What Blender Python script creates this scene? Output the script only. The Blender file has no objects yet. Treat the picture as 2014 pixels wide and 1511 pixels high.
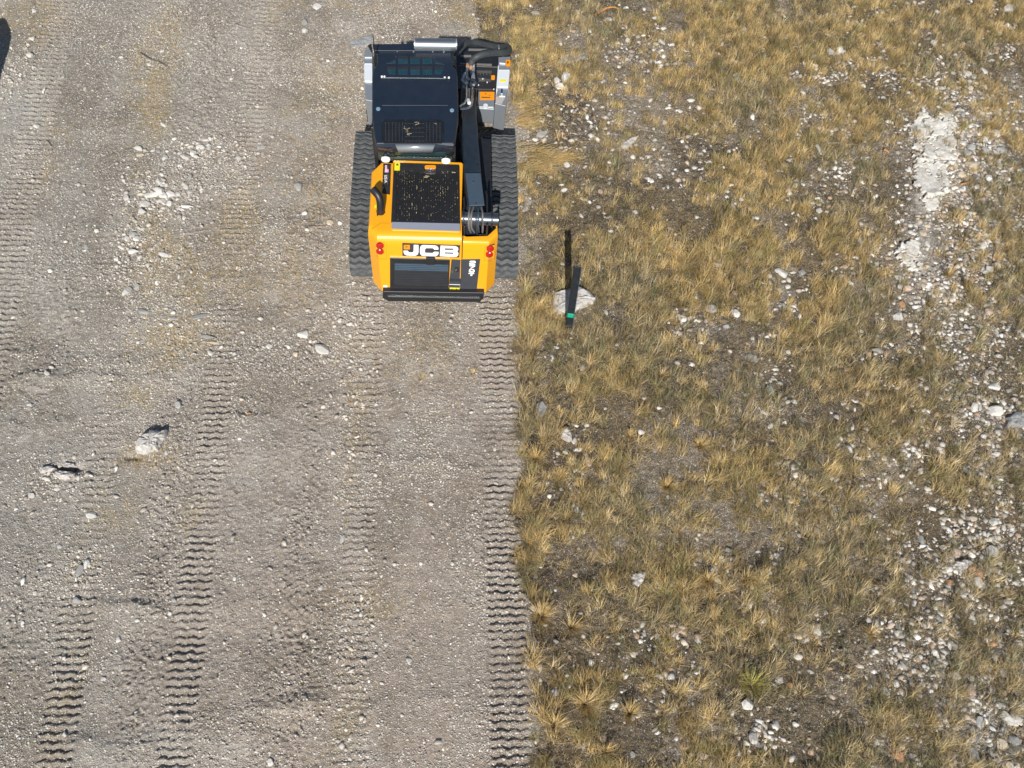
import bpy, bmesh, math, random
import numpy as np
from mathutils import Vector, Matrix
rnd = random.Random(7); rng = np.random.default_rng(11)
scene = bpy.context.scene
col = scene.collection
# ---------------------------------------------------------------- camera
FPX = 1630.0
TH, RH, PS, CH = math.radians(64.3), math.radians(9.5), math.radians(10.2), 8.7
_F = np.array([0, math.cos(TH), -math.sin(TH)]); _R = np.array([1., 0, 0]); _U = np.cross(_R, _F)
_R, _U = _R*math.cos(RH)+_U*math.sin(RH), -_R*math.sin(RH)+_U*math.cos(RH)
_M = np.array([[math.cos(PS), math.sin(PS), 0], [-math.sin(PS), math.cos(PS), 0], [0, 0, 1]])
_F, _R, _U = _M@_F, _M@_R, _M@_U
_C = np.array([0.17009, -5.06526, CH])
cd = bpy.data.cameras.new('camera'); cam = bpy.data.objects.new('camera', cd); col.objects.link(cam)
cam.matrix_world = Matrix(((_R[0], _U[0], -_F[0], _C[0]), (_R[1], _U[1], -_F[1], _C[1]), (_R[2], _U[2], -_F[2], _C[2]), (0, 0, 0, 1)))
cd.sensor_fit = 'HORIZONTAL'; cd.sensor_width = 36; cd.lens = 36*FPX/2014; cd.clip_start = .05; cd.clip_end = 2000
scene.camera = cam
# ---------------------------------------------------------------- world, sun, exposure
EL = math.radians(41.3); AZX, AZY = .096, .995
w = bpy.data.worlds.new('World'); scene.world = w; w.use_nodes = True
sk = w.node_tree.nodes.new('ShaderNodeTexSky'); sk.sky_type = 'NISHITA'; sk.sun_disc = False
sk.sun_elevation = EL; sk.sun_rotation = math.radians(185.5)
bg = w.node_tree.nodes['Background']; bg.inputs[1].default_value = .075
w.node_tree.links.new(sk.outputs[0], bg.inputs[0])
sl = bpy.data.lights.new('sun', 'SUN'); sl.energy = 5.0; sl.angle = math.radians(.5); sl.color = (1, .96, .89)
so = bpy.data.objects.new('sun', sl); col.objects.link(so)
so.rotation_euler = Vector((AZX*math.cos(EL), AZY*math.cos(EL), -math.sin(EL))).to_track_quat('-Z', 'Y').to_euler()
scene.view_settings.view_transform = 'Standard'; scene.view_settings.look = 'None'
scene.view_settings.gamma = 1; scene.view_settings.exposure = 0.18

# ---------------------------------------------------------------- helpers
def at(px, py, z=0.0):                       # photo position -> point on the level z
    d = _F*FPX + _R*(px-1007) - _U*(py-755.5)
    return _C + d*((z-_C[2])/d[2])
def on(px, py, p0, n):                       # photo position -> point on a plane of the machine
    d = _F*FPX + _R*(px-1007) - _U*(py-755.5); n = np.array(n, float); p0 = np.array(p0, float)
    return _C + d*(((p0-_C)@n)/(d@n))
def size_at(px, py):                         # metres per photo pixel on the ground
    return float(np.linalg.norm(at(px+1, py)-at(px, py)))

def tag(o, label=None, cat=None, group=None, kind=None):
    if label: o['label'] = label
    if cat: o['category'] = cat
    if group: o['group'] = group
    if kind: o['kind'] = kind
    return o
def empty(name, loc=(0, 0, 0)):
    o = bpy.data.objects.new(name, None); o.location = loc; col.objects.link(o); return o

MATS = {}
def nt(name):
    m = bpy.data.materials.new(name); m.use_nodes = True; t = m.node_tree
    return m, t, t.nodes['Principled BSDF']
def node(t, ty, **kw):
    n = t.nodes.new(ty)
    for k, v in kw.items(): setattr(n, k, v)
    return n
def math_n(t, op, a, b=None, c=None, clamp=False):
    n = node(t, 'ShaderNodeMath', operation=op, use_clamp=clamp)
    for i, v in enumerate((a, b, c)):
        if v is None: continue
        if isinstance(v, (int, float)): n.inputs[i].default_value = v
        else: t.links.new(v, n.inputs[i])
    return n.outputs[0]
def mixc(t, fac, a, b, mode='MIX'):
    n = node(t, 'ShaderNodeMix', data_type='RGBA', blend_type=mode)
    for i, v in ((0, fac), (6, a), (7, b)):
        if isinstance(v, (int, float)): n.inputs[i].default_value = v
        elif isinstance(v, (tuple, list)): n.inputs[i].default_value = (*v[:3], 1)
        else: t.links.new(v, n.inputs[i])
    return n.outputs[2]
def mat(name, c, rough=.5, metal=0, dust=.25, dustc=(.30, .27, .22), scale=14, spec=.5, coat=0, bump=0):
    m, t, b = nt(name)
    b.inputs['Roughness'].default_value = rough; b.inputs['Metallic'].default_value = metal
    b.inputs['Specular IOR Level'].default_value = spec; b.inputs['Coat Weight'].default_value = coat
    tc = node(t, 'ShaderNodeTexCoord')
    n1 = node(t, 'ShaderNodeTexNoise'); n1.inputs['Scale'].default_value = scale; n1.inputs['Detail'].default_value = 6; n1.inputs['Roughness'].default_value = .7
    t.links.new(tc.outputs['Object'], n1.inputs['Vector'])
    f = math_n(t, 'MULTIPLY', math_n(t, 'SUBTRACT', n1.outputs[0], .38, clamp=True), dust*3, clamp=True)
    cc = mixc(t, f, c, dustc); t.links.new(cc, b.inputs['Base Color'])
    r = math_n(t, 'ADD', math_n(t, 'MULTIPLY', f, .45), rough, clamp=True); t.links.new(r, b.inputs['Roughness'])
    if bump:
        bp = node(t, 'ShaderNodeBump'); bp.inputs['Strength'].default_value = bump; bp.inputs['Distance'].default_value = .003
        n2 = node(t, 'ShaderNodeTexNoise'); n2.inputs['Scale'].default_value = 160; n2.inputs['Detail'].default_value = 3
        t.links.new(tc.outputs['Object'], n2.inputs['Vector']); t.links.new(n2.outputs[0], bp.inputs['Height']); t.links.new(bp.outputs[0], b.inputs['Normal'])
    MATS[name] = m; return m
mat('yellow_paint', (.80, .35, .006), .34, dust=.08, dustc=(.5, .3, .1), coat=.3, scale=5)
mat('navy_paint', (.009, .016, .030), .42, dust=.06, dustc=(.09, .1, .11), scale=9)
mat('boom_paint', (.011, .020, .034), .42, dust=.12, dustc=(.12, .13, .13), scale=14)
mat('cover_paint', (.045, .07, .10), .45, dust=.10, dustc=(.14, .15, .15), scale=20)
mat('black_plastic', (.012, .013, .016), .5, dust=.10, dustc=(.08, .075, .065), scale=16)
mat('black_steel', (.012, .013, .017), .4, dust=.08, dustc=(.10, .09, .075), scale=18)
mat('rubber', (.060, .070, .080), .75, dust=.6, dustc=(.22, .21, .19), scale=16, spec=.3, bump=.5)
mat('hose_rubber', (.035, .042, .048), .55, dust=.25, dustc=(.13, .13, .12), scale=30)
mat('grey_hose', (.15, .145, .14), .6, dust=.2, scale=20)
mat('galvanised', (.34, .37, .41), .42, metal=.55, dust=.12, dustc=(.25, .23, .2), scale=12)
mat('white_panel', (.62, .66, .70), .42, dust=.08, scale=12)
mat('bright_steel', (.55, .62, .68), .16, metal=1, dust=.06, scale=20)
mat('dark_steel', (.11, .13, .16), .28, metal=.8, dust=.15, scale=20)
mat('copper_fitting', (.55, .30, .17), .4, metal=.3, dust=.1)
mat('dark_glass', (.012, .035, .035), .06, dust=.05, dustc=(.08, .1, .09), scale=12)
mat('window_glass', (.010, .042, .062), .12, dust=.12, dustc=(.10, .16, .15), scale=10)
mat('sticker_black', (.02, .02, .023), .4, dust=.05)
mat('badge_grey', (.045, .04, .045), .4, dust=.03)
mat('panel_grey', (.04, .045, .055), .5, dust=.12, dustc=(.1, .1, .11), scale=10)
mat('letter_white', (.85, .85, .86), .45, dust=0)
mat('lamp_lens', (.88, .9, .9), .15, dust=0)
mat('red_lens', (.42, .006, .004), .12, dust=.02, coat=1)
mat('orange_label', (.80, .28, .006), .45, dust=.05)
mat('yellow_label', (.78, .70, .02), .45, dust=.03)
mat('pink_label', (.72, .42, .58), .45, dust=.03)
mat('straw_bits', (.50, .42, .24), .8, dust=0)
mat('lip_grey', (.17, .19, .24), .38, dust=.06, scale=14)

class MB:
    def __init__(s): s.v = []; s.f = []; s.m = []; s.mats = []
    def mi(s, m):
        if m not in s.mats: s.mats.append(m)
        return s.mats.index(m)
    def add(s, vs, fs, m):
        o = len(s.v); k = s.mi(m); s.v += [tuple(map(float, p)) for p in vs]
        s.f += [[i+o for i in f] for f in fs]; s.m += [k]*len(fs); return s
    def box(s, lo, hi, m):
        x0, y0, z0 = lo; x1, y1, z1 = hi
        vs = [(x0, y0, z0), (x1, y0, z0), (x1, y1, z0), (x0, y1, z0), (x0, y0, z1), (x1, y0, z1), (x1, y1, z1), (x0, y1, z1)]
        return s.add(vs, [(0, 3, 2, 1), (4, 5, 6, 7), (0, 1, 5, 4), (1, 2, 6, 5), (2, 3, 7, 6), (3, 0, 4, 7)], m)
    def loft(s, rings, m, cap=True, close=True):
        n = len(rings[0]); vs = [p for r in rings for p in r]; fs = []
        for k in range(len(rings)-1):
            for i in range(n if close else n-1):
                j = (i+1) % n; fs.append((k*n+i, k*n+j, (k+1)*n+j, (k+1)*n+i))
        if cap: fs += [tuple(reversed(range(n))), tuple(range((len(rings)-1)*n, len(rings)*n))]
        return s.add(vs, fs, m)
    def prism(s, pts, n, th, m, lift=0):     # polygon extruded along n
        n = np.array(n, float); n /= np.linalg.norm(n); P = [np.array(p, float) for p in pts]
        a = sum((np.cross(P[i], P[(i+1) % len(P)]) for i in range(len(P))), np.zeros(3))
        if a@n < 0: P = P[::-1]
        return s.loft([[p+n*lift for p in P], [p+n*(lift+th) for p in P]], m)
    def tube(s, path, r, m, n=10, caps=True):
        P = [np.array(p, float) for p in path]; rr = r if isinstance(r, (list, tuple)) else [r]*len(P); rings = []
        u = None
        for i, p in enumerate(P):
            d = P[min(i+1, len(P)-1)]-P[max(i-1, 0)]; d /= np.linalg.norm(d)
            if u is None:
                u = np.cross(d, [0, 0, 1.]) if abs(d[2]) < .9 else np.cross(d, [1., 0, 0])
            u = u-d*(u@d); u /= np.linalg.norm(u); v = np.cross(d, u)
            rings.append([p+(u*math.cos(a)+v*math.sin(a))*rr[i] for a in [2*math.pi*k/n for k in range(n)]])
        return s.loft(rings, m, cap=caps)
    def build(s, name, parent=None, bevel=0, smooth=False, label=None):
        me = bpy.data.meshes.new(name); me.from_pydata(s.v, [], s.f)
        for k in s.mats: me.materials.append(MATS[k] if isinstance(k, str) else k)
        me.polygons.foreach_set('material_index', s.m)
        bm = bmesh.new(); bm.from_mesh(me); bmesh.ops.recalc_face_normals(bm, faces=bm.faces); bm.to_mesh(me); bm.free()
        if smooth: me.polygons.foreach_set('use_smooth', [True]*len(me.polygons)); me.set_sharp_from_angle(angle=math.radians(38))
        o = bpy.data.objects.new(name, me); col.objects.link(o)
        if parent: o.parent = parent
        if bevel:
            b = o.modifiers.new('bevel', 'BEVEL'); b.width = bevel; b.segments = 3; b.limit_method = 'ANGLE'; b.angle_limit = math.radians(30); b.harden_normals = False
        if label: o['label'] = label
        return o
def curve_pts(pts, n=6):                     # Catmull-Rom through points
    P = [np.array(p, float) for p in pts]; P = [2*P[0]-P[1]]+P+[2*P[-1]-P[-2]]; out = []
    for i in range(1, len(P)-2):
        for k in range(n):
            t = k/n; a, b, c, d = P[i-1:i+3]
            out.append(.5*((2*b)+(c-a)*t+(2*a-5*b+4*c-d)*t*t+(-a+3*b-3*c+d)*t**3))
    out.append(P[-2]); return out

# ---------------------------------------------------------------- noise on numpy arrays
_T = rng.random((512, 512)).astype(np.float32)
def vn(x, y, sc, k=0):
    x = x*sc+37.3*k+100; y = y*sc+91.7*k+100
    xi = np.floor(x).astype(np.int64); yi = np.floor(y).astype(np.int64)
    fx = (x-xi); fy = (y-yi); fx = fx*fx*(3-2*fx); fy = fy*fy*(3-2*fy); xi &= 511; yi &= 511; x1 = (xi+1) & 511; y1 = (yi+1) & 511
    return (_T[yi, xi]*(1-fx)+_T[yi, x1]*fx)*(1-fy)+(_T[y1, xi]*(1-fx)+_T[y1, x1]*fx)*fy
def fbm(x, y, sc, oct=4, k=0, g=.5):
    a = 0; s = 0; w_ = 1
    for i in range(oct):
        a = a+vn(x, y, sc*2.03**i, k+i*7)*w_; s += w_; w_ *= g
    return a/s
def sst(x, a, b): t = np.clip((x-a)/(b-a), 0, 1); return t*t*(3-2*t)
def blob(x, y, px, py, rx, ry):              # soft patch on the ground round the place shown at photo position px, py
    c = at(px, py); s = size_at(px, py)
    d = ((x-c[0])/(rx*s))**2+((y-c[1])/(ry*s))**2
    return np.exp(-d*1.2)

# ---------------------------------------------------------------- the ground
BX = lambda y: 1.02-.045*sst(-y, .3, 1.6)+.03*np.sin(y*2.1)                 # edge between graded gravel and grass
def grass_zone(x, y):                                 # 0 gravel .. 1 dry grass
    e = BX(y)+((vn(x, y, 2.2, 3)-.5)*.24+(vn(x, y, 6.1, 6)-.5)*.24)*(1-.5*np.exp(-((y+.5)/.9)**2))+(vn(x, y, 17, 4)-.5)*.12+(vn(x, y, 1.3, 5)-.3)*.5*sst(y, .6, 2)
    e = e-.95*sst(y, 3.2, 5.2)*(vn(x, y, .9, 9)*.8+.5)
    return sst(x-e, -.03, .05)
RUTS = [  # x at y=0, slope, half width, list of (y0,y1,strength)
    (.745, -.012, .195, [(-6, -1.9, 1.), (-1.95, -1.45, .55), (-1.5, -.85, .8), (-.95, .3, 1.)]),
    (-.78, -.012, .17, [(-6, -4.2, .45), (-4.2, -2.0, .42), (-2.0, -1.35, .5), (-1.4, .3, .55)]),
    (-2.42, -.008, .155, [(-6, -3.2, .85), (-3.4, -1.7, .8), (-1.9, -.4, .7), (-.6, .9, .4), (1.0, 2.6, .2)]),
    (-3.62, -.035, .16, [(-6, -3.3, 1.), (-3.4, -2.4, .35), (-2.4, -1.2, .5), (-1.2, .3, .15)]),
    (-5.02, -.055, .20, [(-1.5, 5.2, .75)]),
    (-2.50, .012, .17, [(.9, 5.6, .5)]),
    (-3.95, .0, .16, [(-.2, 5.5, .22)]),
]
PITCH = .0778
BANKS = [  # scrape banks across the blade's path: photo (x0,y0)-(x1,y1), drop
    (0, 752, 330, 742, .030), (0, 700, 130, 680, .02), (700, 905, 950, 915, .016), (170, 1190, 335, 1210, .03), (410, 1402, 650, 1378, .03),
    (0, 838, 150, 832, .016), (440, 820, 545, 828, .02), (0, 495, 160, 488, .012), (120, 1460, 330, 1466, .02), (1230, 440, 1100, 452, .02), (700, 1385, 960, 1378, .012), (330, 1430, 520, 1436, .014)]
BANKS = [(at(a, b), at(c, d), h) for a, b, c, d, h in BANKS]
PITS = [(1150, 1110, 90, 50, .05), (1120, 900, 60, 70, .03), (1085, 270, 60, 22, .04), (1420, 285, 50, 36, .05), (1270, 130, 60, 24, .03), (1560, 300, 70, 30, .03),
        (1440, 400, 70, 22, .03), (1230, 245, 60, 25, .03), (1080, 1230, 60, 40, .04), (128, 921, 30, 7, .10), (1640, 980, 40, 40, .03), (262, 898, 20, 8, .05), (1340, 640, 60, 60, .02),
        (1100, 340, 60, 60, .02), (1780, 1000, 60, 60, .03), (1235, 1215, 70, 40, .03)]
def lane_rough(x, y):
    f = fbm(x, y*.35, 1.5, 3, 60); r = .28+.75*sst(f, .36, .66)
    for xl, wl, s in ((-1.42, .16, .9), (-2.95, .2, .8), (-.30, .2, -.5), (-4.2, .2, .5), (.25, .22, -.4), (-2.0, .2, -.4)):
        r = r+s*np.exp(-((x-xl+.03*y)/wl)**2)*(.4+vn(x, y, 2, 61))
    return np.clip(r, .25, 1.55)
def height(x, y, fine=True):
    g = grass_zone(x, y)
    h = (fbm(x, y, .35, 3, 20)-.5)*.07*(.5+g)+(fbm(x*.22, y*1.0, 1.5, 3, 25)-.5)*.075*(1-g)*(.5+.5*sst(-x, .2, 2))+(fbm(x, y, 1.7, 3, 30)-.5)*.035*(.45+g)
    if fine:
        n1 = fbm(x, y, 9, 4, 40, .62)-.5
        h = h+n1*(.020+.045*g)
        r = vn(x, y, 42, 52); r2 = vn(x, y, 75, 55)
        rough = lane_rough(x, y)
        for x0, sl_, hw, segs in RUTS:                      # the tracks press the stones down
            on_ = sum((sst(y, a-.15, a+.15)*(1-sst(y, b-.15, b+.15))*min(1, s*1.3) for a, b, s in segs), np.zeros_like(x))
            rough = rough*(1-.55*np.clip(on_, 0, 1)*(1-sst(np.abs(x-x0-sl_*y), hw-.02, hw+.06)))
        h = h+(np.clip(r-.50, 0, 1)**1.0)*.034*rough*(1-.3*g)+(r2-.5)*.014*rough
    rut = np.zeros_like(x)
    for x0, sl_, hw, segs in RUTS:
        u = x-(x0+sl_*y)-(vn(x, y, .8, 70)-.5)*.03; au = np.abs(u)
        edge = (1-sst(au, hw-.015+.03*(vn(x, y, 14, 71)-.5), hw+.03))
        st = np.zeros_like(x)
        for a, b, s in segs: st = np.maximum(st, s*sst(y, a-.15, a+.15)*(1-sst(y, b-.15, b+.15)))
        br = sst(fbm(x, y, 2.6, 3, 74), .36, .56); st = st*(.58+.37*br) if x0 < .5 else st*(.55+.33*br)
        zig = np.abs(((u/.125+.25) % 1)-.5)*2-.5
        ph = ((y+zig*.020+(vn(x, y, 7, 75)-.5)*.014)/PITCH) % 1
        saw = np.where(ph < .80, (ph/.80)**2.2, (1-ph)/.20)
        h = h+edge*st*((saw-.3)*.036*(.6+.8*vn(x, y, 9, 77)))-edge*st*.008
        rut = np.maximum(rut, edge*st)
    # raised shoulder where the track runs beside the grass
    h = h+.030*np.exp(-((x-BX(y)-.10)/.07)**2)*sst(-y, -.6, .4)*(.4+.9*vn(x, y, 5, 80))
    for a, b, d in BANKS:
        L_ = b[0]-a[0]; t = (x-a[0])/L_; yl = a[1]+(b[1]-a[1])*t+(vn(x, y, 2.4, 83)-.5)*.12+(vn(x, y, 9, 84)-.5)*.07
        m = sst(t, -.05, .12)*(1-sst(t, .85, 1.05)); s = y-yl
        h = h+m*d*1.3*(np.where(s < 0, np.exp(s/.22), np.exp(-(s/.07)**2)))*(.2+1.1*vn(x, y, 4, 85))
    for px, py, rx, ry, d in PITS:
        b = blob(x, y, px, py, rx, ry); h = h-b*d*(.3+1.4*fbm(x, y, 7, 3, 86, .6))
    return h
# --- bedrock showing through: outline in photo pixels
def inside(x, y, poly):
    r = np.zeros(x.shape, bool); n = len(poly)
    for i in range(n):
        x0, y0 = poly[i]; x1, y1 = poly[(i+1) % n]
        c = ((y0 > y) != (y1 > y)) & (x < (x1-x0)*(y-y0)/(y1-y0+1e-12)+x0); r ^= c
    return r

BARE = [(1130, 900, 60, 70, .8), (1120, 1120, 90, 60, .9), (1220, 140, 110, 90, .6), (1420, 420, 120, 50, .5), (1400, 640, 90, 60, .6), (1560, 640, 60, 120, .4), (1590, 1420, 120, 80, .5), (1480, 820, 50, 60, .35), (1830, 900, 60, 60, .4), (1370, 1400, 160, 90, .4), (1760, 180, 80, 40, .4), (1700, 1100, 60, 60, .5),(1180, 230, 200, 150, .55), (1330, 330, 120, 60, .45), (1060, 420, 60, 140, .5), (1075, 700, 40, 60, .5), (1080, 960, 60, 80, .55), (1060, 1130, 40, 50, .5), (1250, 1480, 120, 50, .5), (1380, 1280, 120, 90, .4), (1700, 1400, 80, 100, .45), (1660, 900, 80, 150, .4), (1860, 1200, 120, 150, .5), (1960, 1180, 60, 300, .5), (1950, 650, 60, 100, .5), (1520, 1340, 40, 40, .4), (1150, 1110, 95, 45, .9), (1125, 905, 75, 85, .65), (1090, 270, 90, 60, .7), (1420, 290, 50, 40, .7), (1240, 100, 110, 60, .75), (1230, 240, 110, 50, .65), (1130, 380, 90, 70, .5),
        (1800, 420, 60, 240, .95), (1830, 300, 80, 120, 1), (1920, 290, 70, 150, .8), (1920, 500, 80, 200, .7), (1950, 900, 70, 130, .65), (1900, 1110, 110, 80, .6), (1960, 1440, 110, 110, .75),
        (1840, 1330, 90, 60, .5), (1590, 1260, 50, 30, .7), (1545, 600, 60, 70, .65), (1350, 640, 60, 60, .6), (1240, 420, 120, 22, .5), (1440, 395, 60, 22, .6), (1330, 1240, 50, 25, .7), (1480, 1450, 60, 40, .7),
        (1560, 960, 60, 70, .55), (1640, 1000, 60, 60, .5), (1400, 1440, 90, 50, .5), (1760, 1290, 60, 80, .5), (1110, 1230, 50, 30, .5), (1250, 1300, 60, 20, .4), (1205, 1180, 50, 30, .4), (1120, 690, 40, 30, .6),
        (1055, 800, 40, 30, .6), (1700, 830, 90, 70, .25), (1530, 1090, 40, 60, .6), (1790, 600, 60, 80, .7), (1690, 480, 60, 60, .4), (1760, 1490, 80, 40, .5), (1580, 1440, 60, 50, .55), (1290, 640, 30, 20, .3)]
STRAW = [(310, 170, 30, 200, .7), (300, 450, 40, 120, .6), (380, 560, 90, 60, .4), (240, 1000, 60, 50, .5), (100, 300, 25, 120, .4), (620, 420, 60, 120, .3),(300, 110, 45, 120, .8), (320, 230, 20, 70, 1), (60, 50, 45, 60, 1), (330, 520, 60, 60, .7), (310, 680, 60, 50, .8), (380, 640, 60, 50, .6), (265, 780, 40, 40, .6), (290, 900, 60, 30, .8), (170, 1090, 40, 40, .5),
         (690, 15, 120, 30, .5), (600, 560, 110, 70, .55), (650, 200, 80, 160, .45), (470, 440, 60, 160, .4), (820, 700, 140, 90, .35), (690, 820, 30, 200, .4), (740, 1190, 60, 30, .5), (680, 1400, 30, 90, .5), (370, 1010, 30, 40, .6),
         (960, 30, 80, 40, 1.2), (1050, 60, 60, 60, 1), (330, 700, 40, 40, .8), (120, 1380, 30, 120, .35), (30, 30, 60, 40, .8), (540, 20, 60, 60, .2)]
OUT1 = [(1847, 204), (1868, 208), (1869, 240), (1876, 262), (1873, 290), (1876, 318), (1868, 345), (1861, 368), (1845, 392), (1840, 412), (1812, 410), (1806, 385), (1798, 360), (1800, 335), (1797, 312), (1799, 298), (1790, 282), (1786, 250), (1795, 236), (1798, 224), (1822, 224), (1838, 234), (1846, 232)]
OUT2 = [(1760, 494), (1768, 488), (1782, 476), (1798, 474), (1806, 488), (1809, 505), (1810, 528), (1800, 534), (1784, 530), (1776, 520), (1762, 512)]

def ground_color(x, y):
    g = grass_zone(x, y)
    n1 = fbm(x, y, .8, 3, 100); n2 = fbm(x, y, 3.5, 4, 110); n3 = fbm(x, y, 26, 3, 120, .7)
    base = np.array([.332, .280, .237]); grey = np.array([.294, .270, .237]); warm = np.array([.332, .272, .215]); brown = np.array([.185, .150, .108])
    wx = sst(x+.5*(n1-.5)*4, -4.5, -.8)[..., None]
    c = grey*(1-wx)+base*wx
    wt = (sst(n1, .45, .7)*sst(x, -2.6, -1)*.6)[..., None]; c = c*(1-wt)+warm*wt
    b2 = (sst(fbm(x, y*.4, 2.0, 4, 111), .46, .68)*.5*(1-g))[..., None]; c = c*(1-b2)+brown*b2
    lt = (sst(fbm(x, y, 2.2, 3, 115), .55, .75)*.4*(1-g))[..., None]; c = c*(1-lt)+np.array([.42, .395, .355])*lt
    for px, py, rx, ry, s in [(170, 60, 110, 90, .5), (30, 420, 30, 160, .5), (90, 380, 30, 120, .4), (170, 200, 70, 60, .3), (860, 960, 110, 60, .35), (260, 1150, 60, 60, .4), (620, 750, 70, 100, .3), (980, 900, 40, 300, .35), (980, 1300, 40, 250, .3), (400, 400, 30, 60, .2)]:
        b = (blob(x, y, px, py, rx, ry)*s)[..., None]; c = c*(1-b)+np.array([.190, .152, .122])*b
    for px, py, rx, ry, s in [(30, 200, 50, 80, .7), (470, 75, 40, 30, .4), (100, 900, 60, 30, .35), (700, 660, 30, 60, .3), (470, 230, 60, 60, .2), (60, 480, 60, 60, .25), (690, 1010, 30, 90, .25)]:
        b = (blob(x, y, px, py, rx, ry)*s)[..., None]; c = c*(1-b)+np.array([.42, .41, .38])*b
    st = np.zeros_like(x)
    for px, py, rx, ry, s in STRAW: st = st+blob(x, y, px, py, rx, ry)*s
    st = (np.clip(st*.85*sst(n2+.3*(n3-.5), .32, .56), 0, .75)*(1-g))[..., None]; c = c*(1-st)+np.array([.31, .245, .145])*st
    ms = (sst(x, -4.6, -2.6)*sst(-y, -.8, 1.5)*(fbm(x, y, 1.6, 3, 133) > .58)*.0)[..., None]
    soil = np.array([.095, .076, .056])*(1-n2[..., None]*.5)+np.array([.10, .08, .055])*n3[..., None]
    soil2 = np.array([.23, .19, .15])
    sg = sst(fbm(x, y, 1.1, 3, 140)+.3*(n3-.5), .42, .66)[..., None]; soil = soil*(1-sg*.7)+soil2*sg*.7
    c = c*(1-g[..., None])+soil*g[..., None]
    ds = (np.exp(-((x-BX(y)-.25)/.30)**2)*sst(-y, 0, 1.2)*sst(n2, .36, .56)*.85*g)[..., None]; c = c*(1-ds)+np.array([.085, .062, .045])*ds
    for px, py, rx, ry, s in [(1830, 300, 42, 90, 1.), (1850, 225, 22, 30, .9), (1825, 395, 34, 40, .9), (1790, 500, 40, 45, .9), (1810, 440, 40, 40, .55), (1930, 320, 60, 160, .35), (1900, 470, 60, 60, .3), (1380, 640, 50, 30, .25), (1540, 590, 30, 60, .3), (1950, 1450, 70, 70, .25)]:
        b = (np.clip(blob(x, y, px, py, rx, ry)*1.5*s*sst(n2+.35*(n3-.5), .30, .62), 0, .9))[..., None]; c = c*(1-b)+np.array([.46, .43, .385])*b
    c = c*(.62+.76*n3[..., None])
    return np.clip(c, .02, .9)

def np_mesh(name, V, quads=None, tris=None, colr=None, m=None, smooth=False, extra=None):
    me = bpy.data.meshes.new(name); F_ = quads if quads is not None else tris; k = F_.shape[1]
    me.vertices.add(len(V)); me.vertices.foreach_set('co', np.ascontiguousarray(V, np.float32).ravel())
    me.loops.add(F_.size); me.loops.foreach_set('vertex_index', np.ascontiguousarray(F_, np.int32).ravel())
    me.polygons.add(len(F_)); me.polygons.foreach_set('loop_start', np.arange(0, F_.size, k, dtype=np.int32))
    if smooth: me.polygons.foreach_set('use_smooth', np.ones(len(F_), bool))
    me.update(calc_edges=True)
    if colr is not None:
        a = me.color_attributes.new('Col', 'FLOAT_COLOR', 'POINT'); c4 = np.ones((len(V), 4), np.float32); c4[:, :3] = colr
        if extra is not None: c4[:, 3] = extra
        a.data.foreach_set('color', c4.ravel())
    if m: me.materials.append(m)
    o = bpy.data.objects.new(name, me); col.objects.link(o); return o

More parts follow.
